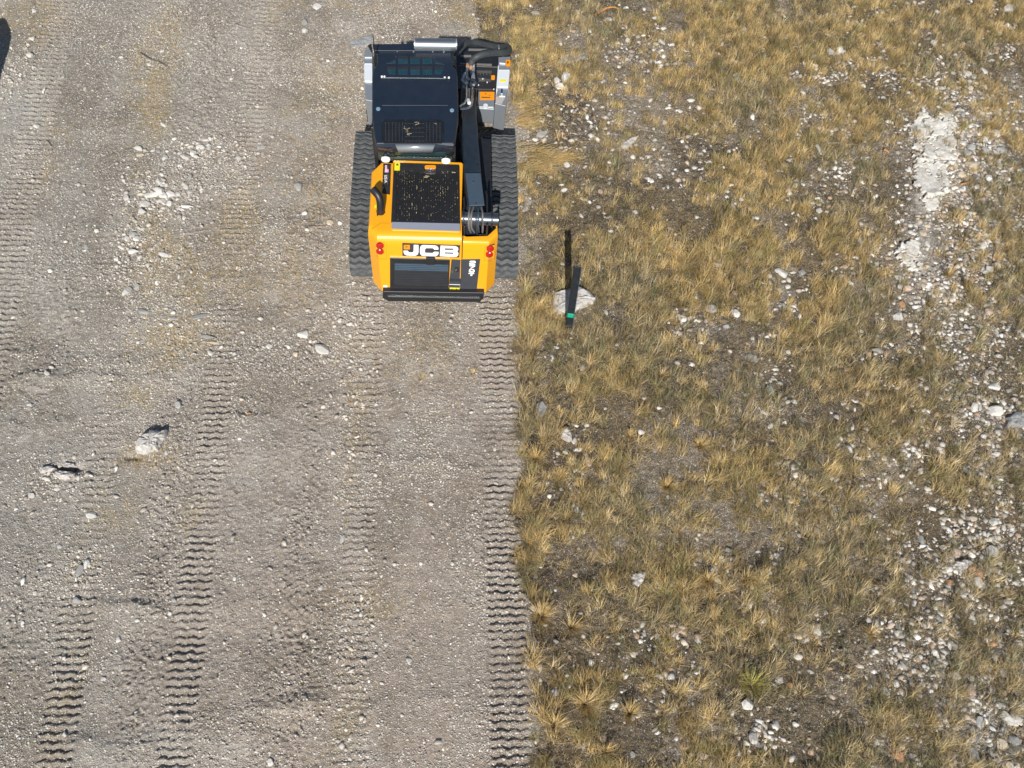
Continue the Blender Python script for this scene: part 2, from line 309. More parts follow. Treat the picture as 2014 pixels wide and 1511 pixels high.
# ground material: vertex colour times pebble cells, with fine relief
def ground_mat():
    m, t, b = nt('ground_soil'); L = t.links.new
    at_ = node(t, 'ShaderNodeAttribute', attribute_name='Col'); tc = node(t, 'ShaderNodeTexCoord')
    vo = node(t, 'ShaderNodeTexVoronoi', feature='F1'); vo.inputs['Scale'].default_value = 62; vo.inputs['Randomness'].default_value = 1
    L(tc.outputs['Object'], vo.inputs['Vector'])
    vo2 = node(t, 'ShaderNodeTexVoronoi', feature='F1'); vo2.inputs['Scale'].default_value = 118; L(tc.outputs['Object'], vo2.inputs['Vector'])
    n = node(t, 'ShaderNodeTexNoise'); n.inputs['Scale'].default_value = 90; n.inputs['Detail'].default_value = 5; n.inputs['Roughness'].default_value = .75; L(tc.outputs['Object'], n.inputs['Vector'])
    nm = node(t, 'ShaderNodeTexNoise'); nm.inputs['Scale'].default_value = 7; nm.inputs['Detail'].default_value = 4; L(tc.outputs['Object'], nm.inputs['Vector'])
    s1 = node(t, 'ShaderNodeSeparateColor'); L(vo.outputs['Color'], s1.inputs[0])
    s2 = node(t, 'ShaderNodeSeparateColor'); L(vo2.outputs['Color'], s2.inputs[0])
    th = math_n(t, 'SUBTRACT', 1.02, math_n(t, 'MULTIPLY', at_.outputs['Alpha'], .52))
    th = math_n(t, 'ADD', th, math_n(t, 'MULTIPLY', math_n(t, 'SUBTRACT', .5, nm.outputs[0]), .5))
    p1 = math_n(t, 'MULTIPLY', math_n(t, 'GREATER_THAN', s1.outputs[0], th), math_n(t, 'LESS_THAN', vo.outputs['Distance'], .42))
    p2 = math_n(t, 'MULTIPLY', math_n(t, 'GREATER_THAN', s2.outputs[0], math_n(t, 'SUBTRACT', th, .12)), math_n(t, 'LESS_THAN', vo2.outputs['Distance'], .42))
    pc = mixc(t, s1.outputs[1], (.34, .31, .27), (.74, .71, .65)); pc2 = mixc(t, s2.outputs[1], (.30, .27, .23), (.60, .56, .49))
    v = math_n(t, 'ADD', math_n(t, 'MULTIPLY', n.outputs[0], 1.7), .12)
    c = mixc(t, 1.0, at_.outputs['Color'], v, 'MULTIPLY')
    c = mixc(t, math_n(t, 'MULTIPLY', p2, .8), c, pc2); c = mixc(t, math_n(t, 'MULTIPLY', p1, .9), c, pc)
    L(c, b.inputs['Base Color']); b.inputs['Roughness'].default_value = .95; b.inputs['Specular IOR Level'].default_value = .15
    hh = math_n(t, 'ADD', math_n(t, 'MULTIPLY', math_n(t, 'SUBTRACT', .5, vo.outputs['Distance']), math_n(t, 'ADD', math_n(t, 'MULTIPLY', p1, .9), .35)),
                math_n(t, 'MULTIPLY', n.outputs[0], .8))
    hh = math_n(t, 'ADD', hh, math_n(t, 'MULTIPLY', math_n(t, 'SUBTRACT', .5, vo2.outputs['Distance']), .5))
    bp = node(t, 'ShaderNodeBump'); bp.inputs['Strength'].default_value = 1.; bp.inputs['Distance'].default_value = .014
    L(hh, bp.inputs['Height']); L(bp.outputs[0], b.inputs['Normal']); return m
def stretch(a, b, d, far):
    core = np.arange(a, b+d/2, d); g_ = d*1.35**np.arange(1, 40); g_ = np.cumsum(g_); g_ = g_[g_ < far]
    return np.concatenate([(a-g_)[::-1], core, b+g_])
gx = stretch(-6.9, 9.9, .0145, 160); gy = stretch(-5.5, 6.3, .0112, 160)
X, Y = np.meshgrid(gx, gy)
Hh = height(X, Y)
ny_, nx_ = X.shape
idx = np.arange(ny_*nx_, dtype=np.int32).reshape(ny_, nx_)
Q = np.stack([idx[:-1, :-1], idx[:-1, 1:], idx[1:, 1:], idx[1:, :-1]], -1).reshape(-1, 4)
GC = ground_color(X, Y)
gz = grass_zone(X, Y)
peb = (.75+.6*(fbm(X, Y, 1.2, 3, 150)-.5))*(1-gz)+gz*(.18+.7*sst(fbm(X, Y, 1.1, 3, 140), .45, .7))
for px, py, rx, ry, s in [(1900, 300, 90, 200, .7), (1900, 560, 100, 160, .6), (1940, 900, 80, 200, .5), (1920, 1400, 120, 200, .6), (320, 380, 90, 60, .3), (1560, 1250, 60, 40, .5)]: peb = peb+blob(X, Y, px, py, rx, ry)*s*.6
ground = np_mesh('ground', np.stack([X, Y, Hh], -1).reshape(-1, 3), quads=Q, colr=GC.reshape(-1, 3), m=ground_mat(), smooth=True, extra=peb.ravel())
tag(ground, 'graded stony track and dry soil with machine imprints', 'ground', kind='structure')
def hz(x, y):                                 # height of the built ground, bilinear
    x = np.asarray(x, float); y = np.asarray(y, float)
    i = np.clip(np.searchsorted(gx, x)-1, 0, nx_-2); j = np.clip(np.searchsorted(gy, y)-1, 0, ny_-2)
    fx = (x-gx[i])/(gx[i+1]-gx[i]); fy = (y-gy[j])/(gy[j+1]-gy[j])
    return (Hh[j, i]*(1-fx)+Hh[j, i+1]*fx)*(1-fy)+(Hh[j+1, i]*(1-fx)+Hh[j+1, i+1]*fx)*fy

# ---------------------------------------------------------------- bedrock slabs
def rock_mat(name, c1, c2, useobj=False, sc=9):
    m, t, b = nt(name); L = t.links.new; tc = node(t, 'ShaderNodeTexCoord')
    n = node(t, 'ShaderNodeTexNoise'); n.inputs['Scale'].default_value = sc; n.inputs['Detail'].default_value = 7; n.inputs['Roughness'].default_value = .7; L(tc.outputs['Object'], n.inputs['Vector'])
    n2 = node(t, 'ShaderNodeTexNoise'); n2.inputs['Scale'].default_value = sc*6; n2.inputs['Detail'].default_value = 5; L(tc.outputs['Object'], n2.inputs['Vector'])
    f = math_n(t, 'MULTIPLY', math_n(t, 'SUBTRACT', n.outputs[0], .42, clamp=True), 4, clamp=True)
    if useobj:
        oi = node(t, 'ShaderNodeObjectInfo'); dk = mixc(t, 1, oi.outputs['Color'], (.72, .66, .58), 'MULTIPLY'); c = mixc(t, f, oi.outputs['Color'], dk)
    else: c = mixc(t, f, c1, c2)
    v = math_n(t, 'ADD', math_n(t, 'MULTIPLY', n2.outputs[0], .6), .68)
    c = mixc(t, 1, c, v, 'MULTIPLY'); L(c, b.inputs['Base Color']); b.inputs['Roughness'].default_value = .9; b.inputs['Specular IOR Level'].default_value = .2
    bp = node(t, 'ShaderNodeBump'); bp.inputs['Strength'].default_value = .7; bp.inputs['Distance'].default_value = .006
    L(n2.outputs[0], bp.inputs['Height']); L(bp.outputs[0], b.inputs['Normal']); MATS[name] = m; return m
rock_mat('bedrock', (.62, .60, .555), (.40, .36, .30)); rock_mat('grey_rock', (.30, .31, .31), (.20, .19, .18)); rock_mat('stone', None, None, True, 22)
rock_mat('pale_rock', (.56, .54, .51), (.30, .265, .235), sc=14)
def outcrop(name, outline, h, cell, m, label, cat, seed=0, tilt=0.0, d=.009):
    P = np.array([at(*p)[:2] for p in outline]); lo = P.min(0)-.04; hi = P.max(0)+.04
    xs = np.arange(lo[0], hi[0], d); ys = np.arange(lo[1], hi[1], d); x, y = np.meshgrid(xs, ys)
    wx = x+(fbm(x, y, 6, 4, 200+seed, .75)-.5)*.36; wy = y+(fbm(x, y, 6, 4, 210+seed, .75)-.5)*.36
    r = np.random.default_rng(seed); nc = max(3, int((hi[0]-lo[0])*(hi[1]-lo[1])/cell**2)); cs = r.random((nc, 2))*(hi-lo)+lo
    d2 = np.stack([np.hypot((wx-c[0]), (wy-c[1])) for c in cs]); o = np.argsort(d2, 0); f1 = np.take_along_axis(d2, o[:1], 0)[0]; f2 = np.take_along_axis(d2, o[1:2], 0)[0]
    k = o[0]; lev = r.random(nc)*.6+.4; tx = (r.random(nc)-.5)*.16; ty = (r.random(nc)-.5)*.16
    z = h*lev[k]+tx[k]*(x-cs[k, 0])+ty[k]*(y-cs[k, 1])+(fbm(x, y, 18, 4, 220+seed)-.5)*.02
    crack = sst(f2-f1, .001, .018)*(.25+.75*sst(vn(x, y, 9, 230+seed)+(f2-f1)*6, .25, .4)); ins = inside(wx, wy, P)
    # soft rim
    z = height(x, y, False)+.012+z*crack*(.6+.8*fbm(x, y, 5, 2, 240+seed))-(1-crack)*.05
    keep = ins
    Z = np.where(keep, z, -.08)
    n_, m_ = x.shape; ix = np.arange(n_*m_, dtype=np.int32).reshape(n_, m_)
    q = np.stack([ix[:-1, :-1], ix[:-1, 1:], ix[1:, 1:], ix[1:, :-1]], -1).reshape(-1, 4)
    kk = keep.ravel()[q].any(1); q = q[kk]
    used, inv = np.unique(q, return_inverse=True); q = inv.reshape(-1, 4)
    V = np.stack([x, y, Z], -1).reshape(-1, 3)[used]
    ob = np_mesh(name, V, quads=q, m=m); return tag(ob, label, cat)
outcrop('bedrock_outcrop', OUT1, .040, .30, MATS['bedrock'], 'large cracked white bedrock patch bare of grass, the taller of two', 'bedrock', 1)
outcrop('bedrock_outcrop', OUT2, .045, .30, MATS['bedrock'], 'smaller white bedrock slab among pebbles, nearer than the tall cracked one', 'bedrock', 2)

# ---------------------------------------------------------------- hero rocks from their outlines
def hero(name, outline, h, m, label, cat='rock', seed=0, top=(.0, .0), sub=3, lean=(0, 0)):
    P = np.array([at(*p)[:2] for p in outline]); c = P.mean(0); n = len(P); r = np.random.default_rng(seed)
    Q_ = []
    for i in range(n):
        for k in range(3):
            a = P[i]+(P[(i+1) % n]-P[i])*k/3; Q_.append(a+(r.random(2)-.5)*.012)
    P = np.array(Q_); n = len(P); z0 = float(hz(c[0], c[1])); mb = MB(); rings = []
    for s, zz in ((1.02, -.08), (1.0, .25), (.94, .62), (.80, .90), (.55, 1.0), (.28, .98)):
        ring = []
        for i, p in enumerate(P):
            q = c+(p-c)*s; t = zz*h if zz > 0 else zz
            if zz > 0: t += lean[0]*(q[0]-c[0])*zz+lean[1]*(q[1]-c[1])*zz+(r.random()-.5)*h*.22
            ring.append((q[0]+(r.random()-.5)*.008, q[1]+(r.random()-.5)*.008, z0+t))
        rings.append(ring)
    mb.loft(rings, m, cap=True); o = mb.build(name, label=label); o['category'] = cat
    sb = o.modifiers.new('s', 'SUBSURF'); sb.subdivision_type = 'SIMPLE'; sb.levels = sb.render_levels = 2
    tx = bpy.data.textures.new('rk', 'CLOUDS'); tx.noise_scale = .07; tx.noise_depth = 3
    dm = o.modifiers.new('d', 'DISPLACE'); dm.texture = tx; dm.strength = .03; dm.mid_level = .5; dm.texture_coords = 'GLOBAL'
    return o
hero('rock', [(1088, 577), (1120, 570), (1137, 566), (1157, 575), (1171, 591), (1167, 597), (1139, 609), (1111, 620), (1087, 618), (1085, 604)], .10, 'pale_rock', 'big pale angular rock propped against the black marker stake', seed=3, lean=(.05, -.1))
hero('rock', [(268, 892), (272, 872), (284, 861), (300, 852), (331, 848), (329, 862), (319, 874), (313, 888), (306, 886), (290, 894)], .12, 'pale_rock', 'large layered grey rock lying alone on the gravel over a dark hollow', seed=4, lean=(-.05, -.12))
MATS['grey_rock'].node_tree.nodes  # pale weathering is in the material
hero('rock', [(1103, 845), (1113, 840), (1122, 850), (1124, 868), (1116, 872), (1103, 862)], .06, 'pale_rock', 'egg-shaped mottled grey rock on bare soil nearer than the stake', seed=5)
hero('rock_slab', [(688, 82), (712, 74), (733, 68), (735, 84), (715, 95), (692, 95)], .02, 'grey_rock', 'flat grey slab sunk in the gravel beyond the cab corner', 'rock', seed=6)
hero('rock_slab', [(1096, 124), (1108, 112), (1130, 103), (1156, 107), (1152, 118), (1125, 125)], .02, 'grey_rock', 'flat blue-grey slab in short grass beyond the attachment', 'rock', seed=7)
hero('rock_slab', [(1216, 291), (1226, 280), (1242, 269), (1256, 266), (1250, 276), (1232, 292)], .03, 'pale_rock', 'narrow slanting white slab in bare dirt, beyond the stake', 'rock', seed=8)
hero('rock', [(1053, 797), (1066, 792), (1077, 800), (1076, 815), (1064, 826), (1055, 815)], .04, 'grey_rock', 'rounded lichen-grey rock at the grass edge beside the tread ruts', seed=9)
hero('rock', [(1241, 1130), (1254, 1125), (1267, 1128), (1266, 1145), (1254, 1155), (1243, 1150)], .05, 'pale_rock', 'white blocky rock between golden grass and bare dark dirt', seed=10)
hero('rock', [(1975, 826), (1990, 812), (2012, 812), (2030, 825), (2022, 842), (1990, 843), (1978, 838)], .05, 'grey_rock', 'large lichen-spotted grey rock cut by the photo edge', seed=12)
hero('rock', [(1878, 1106), (1900, 1101), (1912, 1108), (1898, 1120), (1888, 1124)], .05, 'pale_rock', 'wedge-shaped cream rock beside two orange stones', seed=13)

hero('rock_slab', [(76, 926), (84, 921), (102, 917), (109, 921), (99, 928), (80, 931)], .05, 'pale_rock', 'thin broken slab at the left of the dark hollow in gravel', 'rock', seed=21, lean=(0, -.3))
hero('rock_slab', [(104, 931), (118, 926), (140, 927), (147, 933), (138, 941), (118, 941), (106, 937)], .06, 'pale_rock', 'widest broken slab along the near lip of the dark hollow', 'rock', seed=22, lean=(0, -.3))
hero('rock_slab', [(119, 914), (128, 908), (145, 910), (147, 916), (134, 919), (123, 919)], .05, 'pale_rock', 'small tilted slab on the far lip of the dark hollow', 'rock', seed=23, lean=(0, -.2))
# ---------------------------------------------------------------- counted stones
def rock_proto(seed, sub=3, planes=13, flat=.62):
    bm = bmesh.new(); bmesh.ops.create_icosphere(bm, subdivisions=sub, radius=1); r = np.random.default_rng(seed)
    V = np.array([v.co[:] for v in bm.verts]); F_ = np.array([[v.index for v in f.verts] for f in bm.faces])
    for i in range(planes):
        n = r.normal(size=3); n /= np.linalg.norm(n); d = .5+r.random()*.3; e = np.maximum(0, V@n-d); V = V-e[:, None]*n
    V = V*(1+(r.random((len(V), 1))-.5)*.05); V[:, :2] /= np.abs(V[:, :2]).max(0); V[:, 2] *= flat/np.abs(V[:, 2]).max(); bm.free(); return V, F_
PROTO = []
for i in range(9):
    V, F_ = rock_proto(50+i); me = bpy.data.meshes.new('stone'); me.from_pydata(V.tolist(), [], F_.tolist()); me.materials.append(MATS['stone']); PROTO.append(me)
TINT = {'w': (.66, .65, .62), 'c': (.62, .54, .42), 'g': (.38, .38, .37), 'o': (.52, .30, .17), 'p': (.56, .44, .37)}
TN = {'w': 'white', 'c': 'cream', 'g': 'grey', 'o': 'orange-brown', 'p': 'pinkish'}
STONES = """316 360 13 20 w;313 376 24 16 w;297 385 27 12 w;321 386 18 14 w;316 396 20 12 w;338 384 20 14 w;351 382 12 11 w;334 402 14 12 w;283 402 24 13 w;280 418 18 13 w;368 408 24 9 w;355 414 14 10 w;249 391 12 14 w;
328 366 9 8 w;367 370 12 12 w;374 379 12 9 g;375 351 9 12 g;362 431 8 7 w;323 248 14 10 w;272 291 17 13 w;275 305 14 8 c;311 297 10 8 g;323 311 14 11 w;396 291 19 14 w;405 276 18 8 w;380 302 13 12 w;412 292 10 9 w;366 310 18 13 w;386 310 13 9 w;
355 326 10 10 w;469 310 8 13 w;353 301 9 8 w;441 296 8 7 w;262 460 18 14 g;269 470 16 12 w;249 471 12 10 w;240 488 15 9 w;262 497 20 13 w;230 510 10 10 w;325 502 24 10 w;521 502 14 8 g;169 485 12 12 g;191 456 10 8 w;73 250 12 9 w;622 17 20 12 w;
600 47 14 16 g;600 64 12 12 w;64 77 13 9 w;68 22 8 10 w;319 101 9 8 w;294 128 10 8 w;61 110 16 14 w;600 421 13 8 w;648 441 15 11 c;669 441 10 9 w;587 367 18 22 g;513 290 14 10 g;125 153 9 11 g;250 575 22 20 w;271 566 14 14 g;285 613 28 10 g;
339 626 22 8 g;401 623 42 9 g;407 663 32 9 g;420 674 26 7 c;598 658 24 16 w;634 688 28 18 w;582 699 11 9 c;96 738 12 10 w;57 797 11 8 w;351 797 13 16 g;528 682 14 9 w;414 695 12 9 w;90 941 20 9 w;61 974 12 13 w;
179 1013 20 13 w;153 940 9 9 w;327 891 8 10 w;111 962 14 8 w;170 1113 13 22 w;158 1123 14 22 g;153 1182 20 13 g;233 1259 10 13 w;203 1335 10 8 w;532 1500 12 14 w;674 1063 9 18 w;118 1075 12 9 w;71 1168 9 9 w;462 1139 9 8 w;45 1226 8 8 w;129 1445 10 9 w;
344 1182 10 9 g;334 1207 8 8 w;804 1298 10 11 w;630 1156 11 9 w;829 1110 8 7 w;890 1109 8 8 w;759 1267 8 8 w;698 1225 9 12 g;690 1277 13 9 c;791 1408 8 6 w;1290 36 14 10 w;1197 40 12 8 w;1228 16 10 6 w;1306 56 13 7 w;1243 53 7 8 w;1160 61 9 11 w;
1233 81 10 9 w;1301 82 14 10 w;1290 90 11 8 c;1321 89 10 7 w;1240 110 9 9 g;1282 120 9 9 g;1096 160 14 14 w;1113 153 19 24 w;1102 170 18 14 w;1063 263 22 12 g;1115 323 13 13 w;1359 199 15 8 w;1314 212 11 6 w;1337 218 10 8 w;1353 248 8 9 w;1551 382 12 15 w;
1563 367 8 9 w;1577 366 9 8 w;1460 391 10 8 w;1445 402 8 14 w;1248 420 11 9 w;1198 429 12 7 w;1282 356 8 8 w;1313 369 6 10 w;1182 377 11 11 p;1433 298 8 6 w;1463 59 10 7 g;1443 35 10 6 w;1081 228 10 8 w;1053 25 18 12 g;1157 206 8 6 w;1595 42 10 9 w;
1837 87 14 12 w;1632 104 16 16 w;1651 100 14 16 w;1605 111 26 11 w;1982 20 26 16 w;1843 24 8 11 w;1878 108 9 8 w;1902 145 17 13 w;1934 139 12 15 w;1917 153 11 10 w;1898 130 14 9 w;1884 129 8 9 c;1916 130 11 8 g;1909 175 12 9 c;1955 181 12 8 o;1696 171 10 8 w;
1930 225 11 10 w;1960 225 14 15 c;1889 228 11 9 g;1941 238 9 12 g;1892 282 12 11 w;1910 292 16 12 g;1934 295 14 9 g;1937 274 11 10 w;1955 265 11 15 c;1967 295 15 15 g;1896 302 20 11 g;1910 328 27 14 c;1888 344 16 14 c;1918 349 13 13 g;1943 351 15 13 w;1965 331 13 8 c;
1877 324 10 11 c;1947 312 11 12 c;1679 303 14 14 g;1609 297 13 24 w;1761 320 8 9 w;1782 340 9 7 w;1609 418 13 10 w;1631 436 15 12 g;1692 475 12 14 w;1536 538 26 17 w;1578 538 13 12 g;1822 446 11 8 c;1812 462 12 15 c;1900 428 12 12 g;1908 436 9 7 w;1937 430 15 9 g;
1930 487 14 14 w;1822 482 11 13 w;1800 481 13 11 w;1957 524 16 16 c;1943 532 15 14 w;1767 546 18 11 w;1770 565 11 9 w;1814 563 9 11 c;1783 569 18 11 p;1815 592 10 9 w;1831 598 10 8 w;1843 589 7 12 g;1847 612 9 13 g;1863 615 11 7 g;1827 612 8 7 w;1767 625 22 15 w;
1775 601 14 14 o;1942 605 21 12 w;1941 615 18 13 p;1910 552 12 8 o;1898 646 10 12 w;1725 690 20 12 g;1950 763 25 14 w;1561 792 10 10 w;1550 695 10 9 w;1513 767 12 15 w;1913 804 14 18 w;1955 812 30 20 w;1923 803 8 15 w;1902 926 14 20 g;1960 894 14 11 w;1875 903 12 11 p;
1913 1019 15 11 c;1954 1026 20 13 w;1974 1037 9 12 w;1938 1049 8 9 w;1963 1058 16 9 w;1954 1086 26 22 w;1912 1119 16 13 o;1922 1126 16 20 o;1881 1086 16 20 p;1855 1077 12 9 c;1814 1063 12 22 g;1834 1140 22 10 c;1790 1134 13 10 w;1869 1146 12 11 o;1923 1145 19 19 w;
1947 1117 11 14 w;1860 1117 9 10 w;1644 1001 10 12 g;1718 1057 7 10 c;1675 971 9 8 w;1516 925 13 15 g;1605 1044 11 14 g;1894 1167 15 16 w;1797 1161 11 13 g;1849 1216 15 19 g;1910 1213 13 15 w;1881 1200 10 10 g;1849 1189 15 10 p;1908 1188 8 8 w;1771 1238 11 22 g;1774 1249 13 9 g;
1775 1265 10 10 w;1762 1278 9 10 w;1777 1310 11 16 g;1954 1267 11 10 o;1606 1241 15 17 w;1565 1251 22 12 c;1717 1284 9 7 w;1851 1324 13 18 g;1875 1331 26 18 c;1881 1347 12 8 w;1972 1323 17 16 w;1933 1310 12 9 w;1947 1316 7 12 w;1879 1272 11 15 w;1744 1362 12 18 w;
1904 1358 22 24 p;1869 1385 13 18 g;1816 1392 12 13 g;1753 1418 10 11 o;1924 1419 16 20 g;1982 1414 22 28 w;1999 1417 24 24 w;1909 1456 15 10 w;1918 1452 18 20 g;1910 1434 18 12 g;1970 1463 24 20 c;1992 1458 24 18 g;1994 1474 24 16 g;1916 1482 22 26 g;1950 1480 14 18 g;
1957 1494 14 12 g;1767 1486 24 20 o;1792 1487 10 9 g;1736 1443 13 10 g;1762 1448 7 8 w;1532 1339 18 14 w;1554 1348 11 10 o;1984 1505 18 12 c;1564 1425 12 10 w;1503 1471 8 10 w;1526 1423 11 11 g;1122 753 15 16 w;1106 741 16 13 g;1156 908 14 19 p;1476 706 26 16 g;
1429 643 14 9 g;1512 768 12 16 w;1503 811 14 10 w;1462 868 15 10 w;1442 886 9 8 w;1514 928 12 14 g;1313 980 7 9 w;1135 1005 10 12 g;1447 618 17 17 w;1400 609 22 18 g;1325 613 8 8 w;1128 835 7 6 w;1416 1098 12 9 w;1433 1084 17 9 g;1411 1142 18 12 c;1494 1142 12 11 w;
1467 1385 24 22 w;1374 1439 12 9 w;1480 1450 20 22 w;1494 1466 18 9 g;1504 1470 9 9 w;1488 1434 17 8 w;1384 1487 18 13 p;1184 1450 15 16 p;1245 1414 12 11 w;1245 1485 11 13 g;1220 1228 7 9 w;1335 1238 14 12 p;1291 1252 11 10 g;1402 1321 13 12 g;1289 1301 10 14 g;1132 1130 10 10 p;1492 1228 12 12 g;1135 1003 8 10 w"""
ZN = [('A', 235, 345, 385, 435, 'in the loose heap of stones on the gravel', 'stones of the loose heap on the gravel'),
      ('B', 255, 240, 480, 345, 'scattered beyond the loose heap on the gravel', 'stones scattered beyond the loose heap'),
      ('C', 150, 445, 340, 520, 'in the stony strip just nearer than the loose heap', 'stones just nearer than the loose heap'),
      ('D', 50, 905, 190, 1030, 'round the dark hollow of broken slabs in the gravel', 'broken stones round the dark hollow'),
      ('E', 240, 560, 425, 680, 'half sunk among weeds and slabs on the gravel', 'slabs half sunk in the weedy gravel'),
      ('F', 0, 0, 560, 345, 'on the gravel far beyond the loose heap', 'lone stones on the far gravel'),
      ('G', 560, 0, 700, 800, 'on the bare gravel beside the loader', 'stones on the gravel beside the loader'),
      ('H', 0, 1031, 560, 1511, 'on the rutted gravel close to the camera', 'stones on the near rutted gravel'),
      ('I', 560, 1000, 960, 1511, 'on the smooth gravel strip behind the loader', 'stones on the smooth strip behind the loader'),
      ('J', 0, 436, 560, 1030, 'on open gravel between the rut lines', 'stones between the rut lines'),
      ('K', 1000, 0, 1420, 450, 'on the bare dirt beyond the marker stake', 'stones on bare dirt beyond the stake'),
      ('L', 1420, 0, 1760, 450, 'in thin grass between stake and tall white bedrock', 'stones in grass before the tall bedrock'),
      ('M', 1760, 0, 2020, 420, 'in the rubble beside the tall cracked bedrock', 'stones beside the tall cracked bedrock'),
      ('N', 1680, 420, 2020, 720, 'in pebbly ground round the smaller bedrock slab', 'stones round the smaller bedrock slab'),
      ('O', 1600, 720, 2020, 1000, 'in mixed grass between bedrock slab and orange stones', 'stones between bedrock and orange stones'),
      ('P', 1600, 1000, 2020, 1300, 'strewn in dark grass round the cream wedge rock', 'stones round the cream wedge rock'),
      ('Q', 1690, 1300, 2020, 1511, 'in the rubble at the near corner of the grass', 'rubble stones at the near grass corner'),
      ('R', 1000, 450, 1300, 1511, 'in the tall grass beside the tread ruts', 'stones in grass beside the tread ruts'),
      ('S', 1300, 450, 1700, 900, 'in a thin patch of the golden grass', 'stones in thin patches of golden grass'),
      ('T', 1300, 900, 1700, 1511, 'in matted grass near the green tuft', 'stones in matted grass near the green tuft')]
ROCKY = []
for i, e in enumerate(STONES.replace('\n', '').split(';')):
    a = e.split()
    if len(a) < 5: continue
    px, py, wpx, hpx = map(float, a[:4]); t = a[4]; c = at(px, py); s = size_at(px, py); r = random.Random(i)
    o = bpy.data.objects.new('stone', PROTO[i % 9]); col.objects.link(o); a_, b_ = wpx*s*.56, hpx*s*.60
    hgt = min(a_, b_)*(.9 if t in 'wcop' else .75); rz = r.uniform(-.35, .35)+(math.pi if r.random() < .5 else 0)
    o.scale = (a_, b_, hgt*1.25); o.rotation_euler = (r.uniform(-.12, .12), r.uniform(-.12, .12), rz)
    o.location = (c[0], c[1], float(hz(c[0], c[1]))+hgt*.18)
    k = r.uniform(.85, 1.12); o.color = (*[min(.85, q*k) for q in TINT[t]], 1)
    for z in ZN:
        if z[1] <= px <= z[3] and z[2] <= py <= z[4]: break
    ar = max(wpx, hpx)/min(wpx, hpx); big = 'large' if max(wpx, hpx) > 19 else ('small' if max(wpx, hpx) < 11 else 'middling')
    shp = 'long' if ar > 1.7 else ('blocky' if ar < 1.25 else 'angular')
    tag(o, f'{big} {shp} {TN[t]} stone {z[5]}', 'stone', z[6])

# ---------------------------------------------------------------- gravel and rubble that nobody could count
def scatter(name, n_try, dens, smin, smax, power, tints, label, seed, lim, zoff=.15):
    r = np.random.default_rng(seed); x = r.uniform(lim[0], lim[2], n_try); y = r.uniform(lim[1], lim[3], n_try)
    k = r.random(n_try) < dens(x, y); x, y = x[k], y[k]; n = len(x)
    s = smin+(smax-smin)*r.random(n)**power
    protos = []
    for i in range(8):
        V, F_ = rock_proto(300+i, 1, 5, .7); q = np.random.default_rng(400+i); V = V*(.72+.5*q.random((len(V), 1))); V[:, 0] *= .8+.5*q.random(); protos.append((V, F_))
    Vs, Fs, Cs = [], [], []; off = 0; T_ = np.array(tints); z = hz(x, y)
    for p, (V, F_) in enumerate(protos):
        ii = np.where(np.arange(n) % 8 == p)[0]; m = len(ii)
        if not m: continue
        a = r.random(m)*6.283; ca, sa = np.cos(a), np.sin(a); sx = s[ii]*(.8+.5*r.random(m)); sy = s[ii]*(.6+.4*r.random(m)); sz = s[ii]*(.55+.4*r.random(m))
        vx = V[None, :, 0]*sx[:, None]; vy = V[None, :, 1]*sy[:, None]; vz = V[None, :, 2]*sz[:, None]
        W_ = np.stack([vx*ca[:, None]-vy*sa[:, None]+x[ii, None], vx*sa[:, None]+vy*ca[:, None]+y[ii, None], vz+z[ii, None]+s[ii, None]*zoff], -1)
        Vs.append(W_.reshape(-1, 3)); Fs.append((F_[None]+(np.arange(m)*len(V))[:, None, None]+off).reshape(-1, 3)); off += m*len(V)
        cc = T_[r.integers(0, len(T_), m)]*(.75+.45*r.random((m, 1))); Cs.append(np.repeat(cc, len(V), 0))
    o = np_mesh(name, np.concatenate(Vs), tris=np.concatenate(Fs), colr=np.concatenate(Cs), m=VC)
    return tag(o, label, name, kind='stuff')
def vc_mat(name, rough=.9, trans=0, spec=.2):
    m, t, b = nt(name); a = node(t, 'ShaderNodeAttribute', attribute_name='Col'); b.inputs['Roughness'].default_value = rough; b.inputs['Specular IOR Level'].default_value = spec
    if not trans:
        tc = node(t, 'ShaderNodeTexCoord'); n = node(t, 'ShaderNodeTexNoise'); n.inputs['Scale'].default_value = 130; t.links.new(tc.outputs['Object'], n.inputs['Vector'])
        c = mixc(t, 1, a.outputs['Color'], math_n(t, 'ADD', math_n(t, 'MULTIPLY', n.outputs[0], .7), .65), 'MULTIPLY'); t.links.new(c, b.inputs['Base Color'])
    else:
        t.links.new(a.outputs['Color'], b.inputs['Base Color'])
        tr = node(t, 'ShaderNodeBsdfTranslucent'); t.links.new(a.outputs['Color'], tr.inputs[0]); mx = node(t, 'ShaderNodeMixShader'); mx.inputs[0].default_value = trans
        t.links.new(b.outputs[0], mx.inputs[1]); t.links.new(tr.outputs[0], mx.inputs[2]); t.links.new(mx.outputs[0], t.nodes['Material Output'].inputs[0])
    return m
VC = vc_mat('gravel_stone')
BL = [(px, py, rx, ry, s) for px, py, rx, ry, s in [(325, 385, 90, 65, 1.), (390, 300, 80, 50, 1.), (262, 480, 40, 90, .9), (320, 520, 60, 60, .4), (440, 330, 60, 60, .4), (330, 630, 90, 60, .25), (110, 945, 90, 50, .6), (160, 1110, 50, 60, .4), (700, 700, 40, 250, .35), (690, 1300, 40, 200, .35), (30, 150, 40, 60, .7), (560, 680, 90, 60, .2), (420, 680, 60, 40, .3), (680, 620, 60, 30, .5)]]
def d_gravel(x, y):
    g = grass_zone(x, y); d = .16+.6*sst(fbm(x, y, 1.5, 3, 170), .42, .75)
    for b in BL: d = d+blob(x, y, *b[:4])*b[4]
    return d*(1-g)
GT = [(.60, .57, .52), (.50, .46, .40), (.42, .385, .34), (.36, .32, .28), (.50, .45, .38), (.30, .265, .23)]
